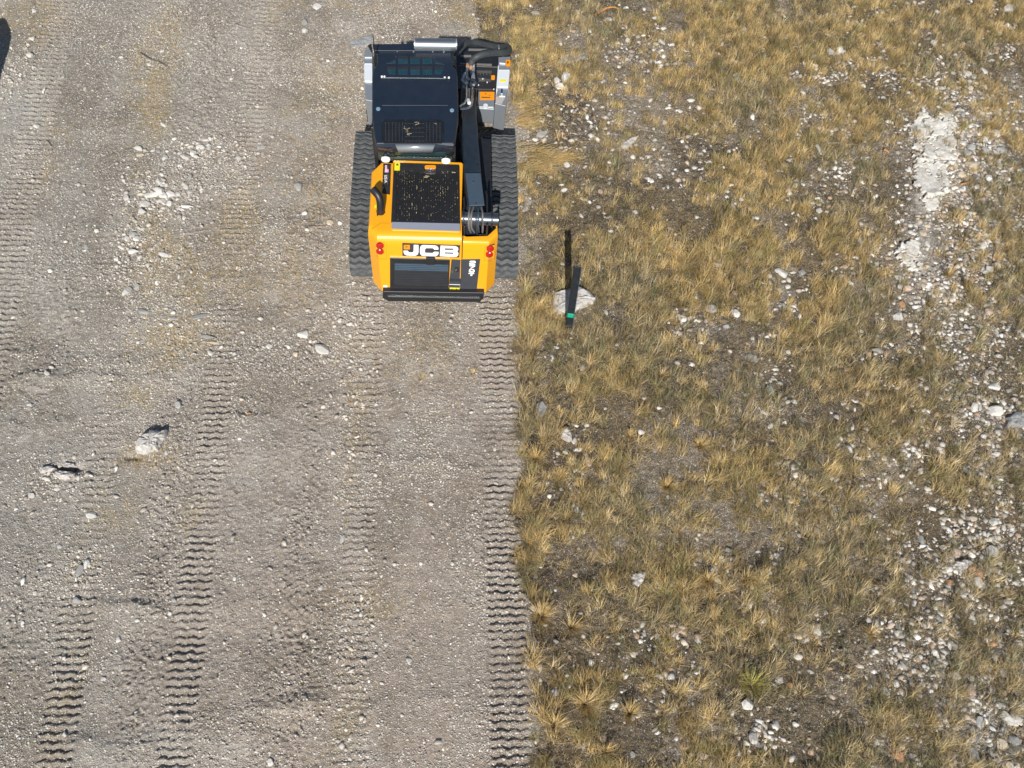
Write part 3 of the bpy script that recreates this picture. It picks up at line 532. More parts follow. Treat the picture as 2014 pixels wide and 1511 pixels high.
LIM = (-6.8, -5.4, 9.8, 6.2)
scatter('gravel', 420000, d_gravel, .0034, .0145, 2.4, GT, 'fine pale gravel strewn over the graded track', 21, (-6.8, -5.4, 1.4, 6.2), .1)
def d_rub(x, y):
    d = .0
    for b in BL: d = d+blob(x, y, *b[:4])*b[4]*.75
    return np.clip(d, 0, 1)*(1-grass_zone(x, y))+.02*(1-grass_zone(x, y))
RB = [(1840, 330, 60, 150, .7), (1920, 260, 60, 150, 1), (1900, 480, 90, 110, .8), (1810, 560, 60, 90, .9), (1870, 640, 120, 60, .5), (1950, 820, 70, 60, .9), (1950, 960, 80, 120, .6), (1900, 1110, 110, 70, .9), (1930, 1440, 120, 90, 1),
      (1830, 1320, 120, 90, .5), (1560, 1250, 70, 40, .8), (1480, 1450, 70, 40, .8), (1540, 600, 60, 50, .6), (1350, 640, 60, 50, .5), (1250, 90, 110, 60, .5), (1120, 240, 100, 60, .4), (1560, 980, 60, 90, .5), (1400, 1120, 50, 40, .4), (1290, 1240, 80, 40, .4), (1790, 1240, 60, 90, .5), (1130, 690, 40, 40, .6), (1130, 930, 60, 80, .25), (1520, 760, 40, 90, .4), (1690, 950, 60, 60, .3), (1640, 120, 60, 30, .3), (1240, 1350, 200, 60, .2), (1400, 300, 150, 100, .2), (1600, 360, 100, 70, .25)]
def d_rubg(x, y):
    d = .022+.032*sst(fbm(x, y, 1.4, 3, 175), .45, .62)+.32*sst(x, 4.3, 5.8)*sst(fbm(x, y, 1.8, 3, 176), .36, .56)
    for b in RB: d = d+blob(x, y, *b[:4])*b[4]*.8
    return np.clip(d, 0, 1)*grass_zone(x, y)
RT = [(.66, .64, .60), (.60, .56, .50), (.54, .51, .46), (.48, .43, .36), (.44, .36, .28), (.32, .30, .27), (.40, .37, .32), (.36, .26, .18), (.62, .60, .56), (.28, .25, .21)]
scatter('rubble', 90000, d_rub, .007, .034, 3.0, GT[:5], 'broken white stones strewn in patches over the track', 22, (-6.8, -5.4, 1.3, 6.2))
scatter('field_rubble', 170000, d_rubg, .004, .048, 3.3, RT, 'white and orange rubble between the dry grass', 23, (.9, -5.4, 9.8, 6.2), -.12)

# ---------------------------------------------------------------- dry grass
GRASS = vc_mat('dry_grass', .7, .22, .3)
def blades(x, y, az, el, bend, ln, wd, colr, z=None):
    n = len(x); z = hz(x, y)-.006 if z is None else z
    dx, dy = np.cos(az), np.sin(az); px, py = -dy, dx
    e1 = el; e2 = el-bend
    mx = x+dx*np.cos(e1)*ln*.5; my = y+dy*np.cos(e1)*ln*.5; mz = z+np.sin(e1)*ln*.5
    tx = mx+dx*np.cos(e2)*ln*.5; ty = my+dy*np.cos(e2)*ln*.5; tz = np.maximum(mz+np.sin(e2)*ln*.5, z+.004)
    h = wd/2; V = np.empty((n, 5, 3), np.float32)
    V[:, 0] = np.stack([x-px*h, y-py*h, z], -1); V[:, 1] = np.stack([x+px*h, y+py*h, z], -1)
    V[:, 2] = np.stack([mx-px*h*.85, my-py*h*.85, mz], -1); V[:, 3] = np.stack([mx+px*h*.85, my+py*h*.85, mz], -1); V[:, 4] = np.stack([tx, ty, tz], -1)
    o = (np.arange(n, dtype=np.int32)*5)[:, None]
    T = np.stack([o+np.array([0, 1, 3]), o+np.array([0, 3, 2]), o+np.array([2, 3, 4])], 1).reshape(-1, 3)
    C = np.repeat(colr[:, None, :], 5, 1)
    return V.reshape(-1, 3), T, C.reshape(-1, 3)
PAL = np.array([(.61, .435, .175), (.71, .54, .27), (.46, .305, .105), (.78, .66, .43), (.43, .36, .245), (.20, .17, .115), (.54, .365, .125), (.25, .23, .105)])
def bare_at(x, y):
    b = np.zeros_like(x)
    for p in BARE: b = np.maximum(b, blob(x, y, *p[:4])*p[4])
    return b
def pick(n, gold, r):
    w_g = np.array([.24, .20, .19, .10, .06, .03, .16, .02]); w_d = np.array([.08, .12, .08, .13, .22, .22, .06, .09])
    W_ = gold[:, None]*w_g+(1-gold[:, None])*w_d; cs = W_.cumsum(1); u = r.random(n)[:, None]*cs[:, -1:]; k = (u > cs).sum(1)
    return PAL[np.clip(k, 0, 7)]*(.72+.5*r.random((n, 1)))
def make_grass():
    r = np.random.default_rng(5); N = 25500
    x = r.uniform(.0, 9.6, N); y = r.uniform(-5.4, 6.2, N)
    f = fbm(x, y, 1.5, 3, 180); f2 = fbm(x, y, 5.5, 2, 185); g = grass_zone(x, y); ba = bare_at(x, y)
    dens = np.clip((sst(f*.62+f2*.38, .39, .52)*1.0+.06)*(1-ba*.95), 0.015, 1)*np.maximum(sst(x-BX(y), -.02, .03), (g > .6)*1.)
    dens = dens*(1-.9*np.exp(-((x-BX(y)-.32)/.34)**2)*sst(-y, .5, 1.6)*sst(fbm(x, y, 1.6, 3, 181), .42, .54))
    dens = dens*(1-.35*np.exp(-((y-1.6)/1.3)**2)*(1-sst(x, 2.6, 4.2)))
    far = sst(x, 1, 6)
    k = r.random(N) < dens; x, y, f, ba = x[k], y[k], f[k], ba[k]; x = x+(x < 1.15)*(y < 1)*.02; far = far[k]; n = len(x)
    gold = np.clip(sst(fbm(x, y, .9, 3, 190), .30, .58)*1.15-far*.22, 0, 1)
    for px, py, rx, ry, s in [(1740, 780, 110, 130, -.5), (1350, 900, 120, 120, .5), (1650, 80, 200, 110, .3), (1450, 1000, 90, 200, .3), (1620, 560, 100, 120, .3), (1900, 700, 120, 120, -.6), (1240, 1050, 90, 50, -.3)]: gold = np.clip(gold+blob(x, y, px, py, rx, ry)*s, 0, 1)
    gold = np.clip(gold-.45*sst(-y, .8, 4)*sst(x, 1.8, 4.5), 0, 1)
    nb = (r.integers(22, 66, n)*np.where(f > .5, 1.2, .8)).astype(int); size = (.06+.14*r.random(n)**1.7)*(1-.3*ba)*np.where(y > 1.5, .8, 1)
    i = np.repeat(np.arange(n), nb); m = len(i); u = r.random(m)**.6; a = r.random(m)*6.283; size = size*(1+.45*np.exp(-((x-BX(y)-.1)/.15)**2)*(r.random(n) < .6))
    bx = x[i]+np.cos(a)*u*.055; by = y[i]+np.sin(a)*u*.055
    lb = np.radians(90)+r.normal(size=n)*.7; wt = r.random(m) < .55; az = np.where(wt, lb[i]+r.normal(size=m)*.45, a+r.normal(size=m)*.9); el = np.radians(34+50*r.random(m)); ln = size[i]*(.55+.8*r.random(m)); wd = .0018+.0023*r.random(m)
    tone = .40+.95*r.random(n); ol = (r.random(n) < .26)[:, None]*np.array([-.42, -.34, -.38])+1; c = pick(m, gold[i], r)*tone[i][:, None]*ol[i]
    A = blades(bx, by, az, el, np.radians(10+55*r.random(m)), ln*1.08, wd, c)
    # matted litter lying flat
    M = 420000; x = r.uniform(.0, 9.6, M); y = r.uniform(-5.4, 6.2, M); g = grass_zone(x, y); ba = bare_at(x, y); f = fbm(x, y, 2.0, 3, 187)
    k = r.random(M) < g*np.clip((1-ba*.85)*(.35+.9*sst(f, .3, .6)), .05, 1); x, y, ba = x[k], y[k], ba[k]; m = len(x)
    gold = np.clip(sst(fbm(x, y, .9, 3, 190), .3, .65)*.8, 0, 1)
    c = pick(m, gold, r)*np.array([.74, .74, .76])*(.45+.8*r.random((m, 1)))
    B = blades(x, y, r.random(m)*6.283, np.radians(r.normal(size=m)*14+12), np.radians(r.normal(size=m)*25+15), .025+.055*r.random(m)**2, .002+.002*r.random(m), c, z=hz(x, y)+.004*r.random(m))
    # straw crushed into the gravel
    M = 190000; x = r.uniform(-6.8, 1.2, M); y = r.uniform(-5.4, 6.2, M); s = np.zeros_like(x)
    for p in STRAW: s = s+blob(x, y, *p[:4])*p[4]
    nn = fbm(x, y, 4.5, 3, 193)
    k = r.random(M) < np.clip((s*2.2*sst(nn, .40, .60)+.03), 0, 1)*(1-grass_zone(x, y)); x, y = x[k], y[k]; m = len(x)
    c = pick(m, np.full(m, .8), r)
    D = blades(x, y, np.radians(90)+r.normal(size=m)*1.1, np.radians(8+30*r.random(m)), np.radians(15+10*r.random(m)), .02+.05*r.random(m)**2, .002+.002*r.random(m), c, z=hz(x, y)+.001)
    # swept straw lying over to the side of the right track
    M = 1900; cx = [(1060, 300, 50, 22), (1050, 330, 45, 14), (1030, 240, 30, 20), (1100, 310, 30, 12), (1010, 50, 90, 50), (1060, 110, 70, 60), (1025, 200, 25, 40)]
    xs, ys = [], []
    for px, py, rx, ry in cx:
        q = at(px, py); s_ = size_at(px, py); xs.append(q[0]+r.normal(size=M//7)*rx*s_*.5); ys.append(q[1]+r.normal(size=M//7)*ry*s_*.5)
    x = np.concatenate(xs); y = np.concatenate(ys); k = x > 1.03; x, y = x[k], y[k]; m = len(x); c = pick(m, np.full(m, 1.), r)*1.1
    E_ = blades(x, y, np.radians(-8)+r.normal(size=m)*.35, np.radians(5+25*r.random(m)), np.radians(20*r.random(m)), .08+.16*r.random(m), .003+.002*r.random(m), c, z=hz(x, y)+.03*r.random(m))
    Vs, Ts, Cs = [], [], []; off = 0
    for V, T, C in (A, B, E_): Vs.append(V); Ts.append(T+off); Cs.append(C); off += len(V)
    o = np_mesh('grass', np.concatenate(Vs), tris=np.concatenate(Ts), colr=np.concatenate(Cs), m=GRASS); tag(o, 'short dry golden grass covering the stony field', 'grass', kind='stuff')
    o = np_mesh('straw', D[0], tris=D[1], colr=D[2], m=GRASS); tag(o, 'crushed straw and weeds pressed into the gravel track', 'straw', kind='stuff')
make_grass()
TUFTS = [(1052, 908, .26, 120, 1, 'tall golden grass tuft leaning over the tread ruts, beside the egg-shaped rock'), (1065, 1212, .30, 170, 1, 'tall golden grass tuft at the rut edge, nearer than the dark bare dirt'),
         (1125, 1235, .26, 110, .7, 'loose pale tuft next to a taller golden one at the rut edge'), (1150, 1385, .30, 200, .9, 'broad feathery golden tuft in the near grass beside the ruts'),
         (1090, 1430, .26, 150, 1, 'dense golden tuft hugging the nearest stretch of tread ruts'), (1238, 1405, .24, 140, .8, 'fan-shaped dry tuft just beyond a small white stone'),
         (1475, 1350, .30, 190, .25, 'dark green-brown spiky tuft standing alone in matted grass'), (1190, 1480, .2, 90, .6, 'sparse grey-tipped tuft at the near edge of the photo'),
         (1390, 1145, .2, 130, 1, 'bright golden tuft beside a cream stone in the mid grass'), (1465, 1140, .18, 110, 1, 'low bushy golden tuft between two pale stones'),
         (1310, 960, .2, 140, 1, 'golden tuft at the heart of the thickest grass'), (1240, 860, .16, 80, .9, 'thin tuft of golden blades between grass and bare soil'),
         (1860, 545, .22, 90, .8, 'slim upright tuft growing in pebbles near the smaller bedrock slab'), (1270, 520, .2, 100, 1, 'golden tuft standing clear beyond the rock by the stake'),
         (930, 735, .12, 30, 1, 'tiny straw tuft alone on the graded gravel strip'), (828, 745, .12, 34, .9, 'tiny brown weed tuft on gravel behind the loader'), (1375, 880, .2, 120, 1, 'dense pale-gold tuft in the middle of the thick grass'),
         (1300, 740, .17, 90, .9, 'wispy golden tuft leaning toward the thickest grass'), (1565, 1120, .18, 120, 1, 'golden tuft on the far side of the pebbly patch'), (1710, 1250, .2, 120, 1, 'bushy golden tuft beside the grey slab stones')]
r_t = np.random.default_rng(77)
for px, py, hh, nb, gold, lab in TUFTS:
    c = at(px, py); hh *= .85; nb = int(nb*1.2); a = r_t.random(nb)*6.283; u = r_t.random(nb)**.7*(.02+hh*.13); x = c[0]+np.cos(a)*u; y = c[1]+np.sin(a)*u
    cc = pick(nb, np.full(nb, gold), r_t)
    if gold < .3: cc = cc*np.array([.75, .85, .5])
    V, T, C = blades(x, y, a+r_t.normal(size=nb)*.4, np.radians(52+35*r_t.random(nb)), np.radians(8+38*r_t.random(nb)), hh*(.6+.6*r_t.random(nb)), .003+.0025*r_t.random(nb), cc*1.05)
    V[:, :] -= np.array([c[0], c[1], 0], np.float32)
    o = np_mesh('grass_tuft', V, tris=T, colr=C, m=GRASS); o.location = (c[0], c[1], 0); tag(o, lab, 'grass tuft', 'tall tufts standing out of the grass')

# ---------------------------------------------------------------- sticks
mat('twig_wood', (.10, .085, .07), .8, dust=.1); mat('orange_bark', (.46, .21, .06), .7, dust=.1); mat('grey_wood', (.36, .34, .31), .8, dust=.1); mat('pale_straw', (.60, .50, .30), .7, dust=0)
def stick(pts, r, m, label, name='twig', cat='twig', flat=1):
    q = []
    for i, (px, py) in enumerate(pts):
        c = at(px, py); q.append((c[0], c[1], float(hz(c[0], c[1]))+r*.9+(.008 if 0 < i < len(pts)-1 else 0)))
    mb = MB(); P = curve_pts(q, 4); n = len(P); mb.tube(P, [r*(1-.6*i/n) for i in range(n)], m, 6); return tag(mb.build(name, smooth=True), label, cat)
stick([(276, 104), (295, 118), (313, 124), (330, 133)], .011, 'twig_wood', 'dark bent twig lying on the far gravel')
stick([(1168, 33), (1188, 22), (1205, 19), (1219, 22)], .020, 'orange_bark', 'curved orange strip of bark at the far edge of the field', 'bark_strip', 'bark')
stick([(1087, 397), (1094, 389), (1098, 383)], .012, 'orange_bark', 'short orange bark chip beside the loader track', 'bark_strip', 'bark')
stick([(1192, 968), (1201, 962), (1210, 957)], .012, 'orange_bark', 'thin orange splinter on bare soil nearer than the egg-shaped rock', 'bark_strip', 'bark')
stick([(1886, 366), (1900, 362), (1911, 357)], .012, 'orange_bark', 'orange splinter beside the tall cracked bedrock', 'bark_strip', 'bark')
stick([(1735, 300), (1741, 304), (1745, 306)], .018, 'orange_bark', 'stubby orange bark lump in the grass before the tall bedrock', 'bark_strip', 'bark')
stick([(1538, 198), (1552, 182), (1563, 173)], .009, 'grey_wood', 'grey dead stick slanting in the far grass')
stick([(1618, 286), (1640, 286), (1660, 288), (1685, 290)], .008, 'grey_wood', 'long pale stick lying level near a grey stone')
stick([(92, 276), (98, 283), (102, 289)], .008, 'twig_wood', 'short dark twig on the gravel near the far rut')
stick([(199, 94), (208, 89), (215, 84)], .006, 'pale_straw', 'single bright straw on the dark far gravel', 'straw_stem', 'straw')
stick([(659, 718), (663, 702), (667, 692)], .006, 'pale_straw', 'pale straw stem on gravel beside the loader rut', 'straw_stem', 'straw')
stick([(487, 817), (491, 815), (495, 816)], .010, 'orange_bark', 'tiny orange chip on a shaded scrape in the gravel', 'bark_strip', 'bark')
stick([(1803, 893), (1825, 897), (1842, 902)], .005, 'pale_straw', 'long straw lying over brown matted grass', 'straw_stem', 'straw')
stick([(1675, 1336), (1695, 1330), (1710, 1325)], .005, 'pale_straw', 'straw slanting across near rubble and grass', 'straw_stem', 'straw')

# ---------------------------------------------------------------- marker stake
mat('stake_black', (.012, .016, .022), .45, dust=.2, dustc=(.06, .07, .07), scale=12); mat('green_tape', (.0, .36, .20), .4, dust=.05)
b0 = at(1118, 649); t0 = at(1136, 525, 1.2); t0l = at(1127, 524, 1.2); wv = (t0-t0l); wv[2] = 0; wv /= np.linalg.norm(wv); up = (t0-b0)/np.linalg.norm(t0-b0); dv = np.cross(up, wv); dv /= np.linalg.norm(dv)
st_root = tag(empty('marker_stake', tuple(b0)), 'black upright marker stake with a green tape band, standing in grass', 'marker stake')
def stake_piece(a, b, hw, hd, m, name, bev=.002):
    mb = MB(); rings = []
    for t in (a, b):
        c = b0+up*t-b0; rings.append([c-wv*hw-dv*hd, c+wv*hw-dv*hd, c+wv*hw+dv*hd, c-wv*hw+dv*hd])
    mb.loft(rings, m); return mb.build(name, st_root, bevel=bev)
SL = float(np.linalg.norm(t0-b0))
stake_piece(-.25, SL, .043, .006, 'stake_black', 'post')
mb = MB()
for s in (-1, 1):
    c = lambda t: up*t+wv*s*.040
    mb.loft([[c(t)-wv*.003-dv*.0, c(t)+wv*.003-dv*.0, c(t)+wv*.003-dv*.03, c(t)-wv*.003-dv*.03] for t in (-.25, SL)], 'stake_black' if s < 0 else 'cover_paint')
mb.build('flange', st_root)
stake_piece(.27, .345, .046, .010, 'green_tape', 'tape_band')

# ---------------------------------------------------------------- unseen rock shape, invented to cast the shadow that falls into view
c = at(-36, 166); bo = MB(); V, F_ = rock_proto(901, 3, 12, 1.0)
bo.add((V*np.array([.27, .24, .62])+np.array([c[0]-.05, c[1], .45])).tolist(), F_.tolist(), 'grey_rock'); tag(bo.build('shadow_caster'), 'rock-like shape added out of view to cast the far gravel shadow', 'shadow_caster')
mat('drum_steel', (.28, .31, .34), .38, metal=.85, dust=.1)
mat('belt_shaded', (.022, .026, .03), .8, dust=.2, dustc=(.08, .08, .075), scale=16)  # darker copy of the rubber, paints the shade between the lugs
mat('slat_blue', (.05, .085, .125), .4, dust=.08)
mat('seam', (.30, .13, .01), .6, dust=0)
mat('slat_steel', (.030, .036, .045), .4, dust=.06, dustc=(.1, .1, .1))
mat('cap_blue', (.16, .28, .36), .3, dust=.1)
mat('vent_dot', (.035, .04, .048), .4, dust=.05)
mat('vent_black', (.006, .008, .012), .5, dust=.03)
mat('gloss_navy', (.015, .022, .038), .16, dust=.04, coat=.6)
mat('lip_sheen', (.33, .36, .38), .25, metal=.5, dust=.1)
mat('slot_grey', (.16, .155, .145), .5, dust=.2)
mat('letter_blue', (.50, .62, .72), .5, dust=0)
mat('pinkish_grey', (.42, .38, .36), .5, dust=.1)
mat('rust_brown', (.05, .035, .03), .5, dust=.3)
# ================================================================ the tracked loader (origin on the ground below its rear face)
LO = tag(empty('track_loader', (0, 0, 0)), 'yellow and navy compact tracked loader with JCB lettering, parked on the gravel', 'loader')
z1 = lambda x, y: (670+x/5.3, 50+y/5.3)
z2 = lambda x, y: (670+x/4.72, 300+y/4.72)
zA = lambda x, y: (780+x/11.19, 470+y/11.19)
zB = lambda x, y: (890+x/8.392, 60+y/8.392)
zC = lambda x, y: (720+x/8.885, 300+y/8.885)
zD = lambda x, y: (890+x/10.07, 330+y/10.07)
REAR = ((0, 0, .48), (0, -.88, .11)); TOPZ = lambda z, s=0.: ((0, 1, z), (0, -s, 1.))
def plate(mb, cv, pts, pl, th, m, lift=0.0):
    n = np.array(pl[1], float); n /= np.linalg.norm(n); p0 = np.array(pl[0], float)+n*(lift+th)
    P = [on(*cv(*p), p0, n) for p in pts]; return mb.prism(P, n, -th if False else th, m, lift=-th)
def rrect(x0, y0, x1, y1, r=8, sk=0.0, n=4):   # rounded box in zoom units; sk = slope of the horizontals
    o = []
    for cx, cy, a0 in ((x1-r, y0+r, -90), (x1-r, y1-r, 0), (x0+r, y1-r, 90), (x0+r, y0+r, 180)):
        for k in range(n+1):
            a = math.radians(a0+90*k/n); o.append((cx+r*math.cos(a), cy+r*math.sin(a)))
    return [(x, y+(x-x0)*sk) for x, y in o]

# ---- yellow engine housing
def y0z(z): return .125*(z-.48)
def ring_main(z, ins=0):
    y = y0z(z)+ins; e = ins*.35
    P = [(-.595+e*.3, y), (.308, y), (.308, 1.10), (-.575, 1.12), (-.695+e, 1.00), (-.695+e, y+.12)]
    return [(a, b, z) for a, b in P]
mb = MB(); mb.loft([ring_main(z, i) for z, i in ((.48, 0), (.9, 0), (1.24, .0), (1.29, .008), (1.325, .024), (1.348, .05), (1.358, .085), (1.36, .12))], 'yellow_paint')
BODY = mb.build('engine_housing', LO, bevel=.004, smooth=True)
def ring_right(z, ins=0):
    y = y0z(z)+ins
    P = [(.311, y), (.60, y), (.70-ins*.3, y+.12), (.70-ins*.3, .34), (.676, .34), (.676, y+.155), (.585, y+.055), (.36, y+.04), (.311, y+.06)]
    return [(a, b, z) for a, b in P]
mb = MB(); mb.loft([ring_right(z, i) for z, i in ((.48, 0), (.9, 0), (1.27, 0), (1.30, .008), (1.315, .02), (1.32, .035))], 'yellow_paint'); mb.build('side_panel', LO, bevel=.003, smooth=True)
# seams: narrow dark gaps between the panels
mb = MB()
for L_ in ([(1128, 790), (1136, 800), (1132, 985), (1126, 985), (1129, 802), (1122, 795)],): plate(mb, z2, L_, REAR, .002, 'sticker_black')
for a, b in (((330, 850), (330, 948)), ((330, 948), (352, 985)), ((425, 850), (425, 988)), ((352, 987), (425, 992)), ((1342, 870), (1330, 1005)), ((1330, 1005), (1400, 1010)), ((1445, 900), (1425, 1005))):
    dx, dy = b[0]-a[0], b[1]-a[1]; l = math.hypot(dx, dy); nx, ny = -dy/l*.9, dx/l*.9
    plate(mb, z2, [(a[0]-nx, a[1]-ny), (b[0]-nx, b[1]-ny), (b[0]+nx, b[1]+ny), (a[0]+nx, a[1]+ny)], REAR, .0015, 'seam')

for a, b in (((95, 1340), (255, 1232)), ((255, 1232), (410, 1238))):
    dx, dy = b[0]-a[0], b[1]-a[1]; l = math.hypot(dx, dy); nx, ny = -dy/l*2.2, dx/l*2.2
    plate(mb, zC, [(a[0]-nx, a[1]-ny), (b[0]-nx, b[1]-ny), (b[0]+nx, b[1]+ny), (a[0]+nx, a[1]+ny)], TOPZ(1.36), .0015, 'seam')
mb.build('panel_seams', LO)
# ---- chassis, dark inside
mb = MB(); mb.box((-.54, .14, .22), (.54, 2.35, .475), 'black_steel'); mb.box((.315, .26, .48), (.665, 1.9, .92), 'black_steel'); mb.box((-.66, 1.13, .48), (.30, 2.0, .9), 'black_steel')
mb.build('chassis', LO, bevel=.01)
# ---- rear bumper
mb = MB()
def bx(p, y): return on(*z2(*p), (0, y, .3), (0, -1, 0))
P = [bx(p, -.05) for p in ((392, 1292), (1332, 1305), (1326, 1358), (1292, 1392), (440, 1384), (388, 1350))]
mb.prism(P, (0, -1, 0), .17, 'black_steel', lift=-.17)
mb.build('rear_bumper', LO, bevel=.008)
BUM = bpy.data.objects['rear_bumper']
mb = MB(); P = [bx(p, -.053) for p in ((440, 1330), (1292, 1346), (1292, 1352), (440, 1337))]; mb.prism(P, (0, -1, 0), .008, 'bright_steel'); mb.build('bumper_edge', BUM)

# ---- badge and its lettering
mb = MB(); plate(mb, zA, [(125, 98), (1402, 147), (1378, 412), (128, 378)], REAR, .003, 'badge_grey', .001)
BADGE = mb.build('badge', LO)
def sk(pts): return [(x, y) for x, y in pts]
letters = MB()
J = [(378, 133), (482, 137), (482, 290), (470, 335), (440, 362), (395, 372), (230, 366), (185, 350), (160, 318), (150, 262), (248, 262), (262, 288), (285, 300), (345, 302), (365, 292), (375, 270)]
plate(letters, zA, J, REAR, .0025, 'letter_white', .004)
Cc = [(590, 137), (845, 148), (890, 160), (920, 195), (922, 236), (832, 240), (808, 212), (785, 206), (650, 204), (628, 222), (620, 290), (640, 310), (790, 315), (815, 298), (830, 285), (925, 290), (922, 330), (895, 368), (855, 385), (600, 378), (548, 365), (520, 330), (514, 290), (516, 210), (530, 165), (560, 142)]
plate(letters, zA, Cc, REAR, .0025, 'letter_white', .004)
for B in ([(968, 150), (1060, 154), (1052, 388), (952, 382)],
          [(1060.5, 154), (1262, 160), (1250, 218), (1240, 212), (1072, 208), (1058, 214)],
          [(1057.5, 230), (1072, 246), (1240, 248), (1252, 240), (1250, 305), (1240, 302), (1070, 296), (1055, 300)],
          [(1054, 318), (1066, 328), (1240, 334), (1252, 328), (1250, 398), (1051.5, 388)],
          [(1262.5, 160), (1320, 172), (1355, 200), (1358, 240), (1345, 262), (1322, 274), (1350, 290), (1362, 330), (1352, 368), (1320, 392), (1251, 398), (1253.5, 240), (1250.8, 218)]):
    plate(letters, zA, B, REAR, .0025, 'letter_white', .004)
letters.build('lettering', BADGE)
mb = MB(); plate(mb, zA, rrect(158, 135, 292, 232, 10), REAR, .002, 'orange_label', .004); plate(mb, zA, [(195, 152), (262, 178), (195, 205)], REAR, .001, 'seam', .0065); mb.build('emblem', BADGE)

# ---- rear grille
mb = MB(); plate(mb, z2, [(458, 985), (1015, 1000), (1002, 1290), (458, 1275)], REAR, .012, 'black_plastic', .0)
GR = mb.build('rear_grille', LO, bevel=.003)
mb = MB(); plate(mb, z2, [(500, 1030), (1003, 1044), (994, 1236), (500, 1228)], REAR, .003, 'seam_black', .013) if False else None
plate(mb, z2, [(496, 1026), (1006, 1040), (998, 1242), (496, 1234)], REAR, .002, 'sticker_black', .0125)
for k in range(12):
    a = (1034+k*16.4, 1048+k*16.0); w_ = 9.5 if k < 4 else 3.4
    plate(mb, z2, [(502, a[0]), (1001-k*.6, a[1]), (1001-k*.6, a[1]+w_), (502, a[0]+w_)], REAR, .010, 'slat_blue' if k < 4 else 'slat_steel', .015)
mb.build('louvres', GR)
mb = MB(); plate(mb, z2, [(456, 978), (795, 988), (795, 996), (456, 987)], REAR, .016, 'bright_steel'); plate(mb, z2, [(878, 990), (1016, 995), (1016, 1001), (878, 998)], REAR, .016, 'bright_steel'); mb.build('grille_trim', GR)
mb = MB(); plate(mb, z2, rrect(792, 985, 875, 1045, 6, .02), REAR, .03, 'black_plastic', .0); 
c = on(*z2(832, 1035), *REAR); 
mb.tube([c+np.array([0, -.03, .004]), c+np.array([0, -.038, .005])], .008, 'bright_steel', 8); mb.build('grille_latch', GR, bevel=.003)
# ---- latch strip and the model panel
mb = MB(); plate(mb, zA, [(1208, 462), (1405, 472), (1390, 890), (1390, 1150), (1150, 1140), (1168, 870)], REAR, .010, 'panel_grey'); LS = mb.build('latch_panel', LO, bevel=.002)
mb = MB(); a = [on(*zA(*p), *REAR) for p in ((1165, 872), (1375, 880), (1400, 940), (1160, 930))]; n = np.array([0, -.992, .124])
mb.prism([a[0]+n*.012, a[1]+n*.012, a[2]+n*.05, a[3]+n*.05], (0, -.6, .8), .006, 'white_panel'); 
plate(mb, zA, [(1165, 936), (1398, 944), (1392, 1060), (1155, 1052)], REAR, .04, 'panel_grey', .011); mb.build('latch_handle', LS)
mb = MB(); plate(mb, zA, [(1280, 625), (1375, 620), (1370, 735), (1275, 725)], REAR, .002, 'sticker_black', .011); plate(mb, zA, [(1280, 690), (1330, 655), (1325, 700), (1300, 715)], REAR, .01, 'bright_steel', .013)
plate(mb, zA, rrect(1203, 710, 1237, 745, 15), REAR, .006, 'bright_steel', .011); mb.build('lock', LS)
mb = MB(); plate(mb, zA, [(1170, 1072), (1385, 1080), (1382, 1150), (1165, 1142)], REAR, .0015, 'yellow_label', .052 if False else .0115)
plate(mb, zA, [(1195, 1118), (1222, 1090), (1240, 1120)], REAR, .001, 'sticker_black', .0135); plate(mb, zA, [(1290, 1122), (1320, 1092), (1345, 1122)], REAR, .001, 'sticker_black', .0135); mb.build('warning_label', LS)
mb = MB(); plate(mb, zA, [(1418, 455), (1842, 450), (1762, 1150), (1400, 1140), (1392, 900), (1410, 860)], REAR, .006, 'panel_grey'); MP = mb.build('model_panel', LO, bevel=.003)
mb = MB()
def gl(P): plate(mb, zA, P, REAR, .002, 'letter_white', .007)
gl([(1605, 500), (1625, 484), (1720, 484), (1742, 500), (1738, 530), (1706, 533), (1706, 512), (1690, 505), (1645, 505), (1640, 514), (1603, 514)])       # 2
gl([(1738, 530.5), (1712, 540), (1640, 545), (1640, 553), (1733, 556), (1730, 574), (1600, 568), (1602, 535), (1640, 524), (1705, 522), (1706, 533.5)])
gl([(1602, 582), (1732, 588), (1725, 610), (1652, 652), (1612, 650), (1688, 608), (1600, 603)])                                                       # 7
gl([(1592, 690), (1608, 665), (1700, 668), (1718, 690), (1684, 692), (1640, 686), (1625, 692)]); gl([(1592, 690.5), (1625, 692.5), (1625, 716), (1590, 718)])
gl([(1684, 692.5), (1718, 690.5), (1716, 722), (1682, 720)]); gl([(1590, 718.5), (1625, 716.5), (1682, 720.5), (1716, 722.5), (1698, 742), (1608, 740)])  # 0
gl([(1582, 752), (1708, 756), (1706, 774), (1670, 773), (1664, 816), (1622, 814), (1630, 772), (1580, 770)])                                         # T
mb.build('lettering', MP)
mb = MB(); plate(mb, z2, rrect(396, 1236, 432, 1260, 3), REAR, .001, 'letter_white'); mb.build('data_label', LO)
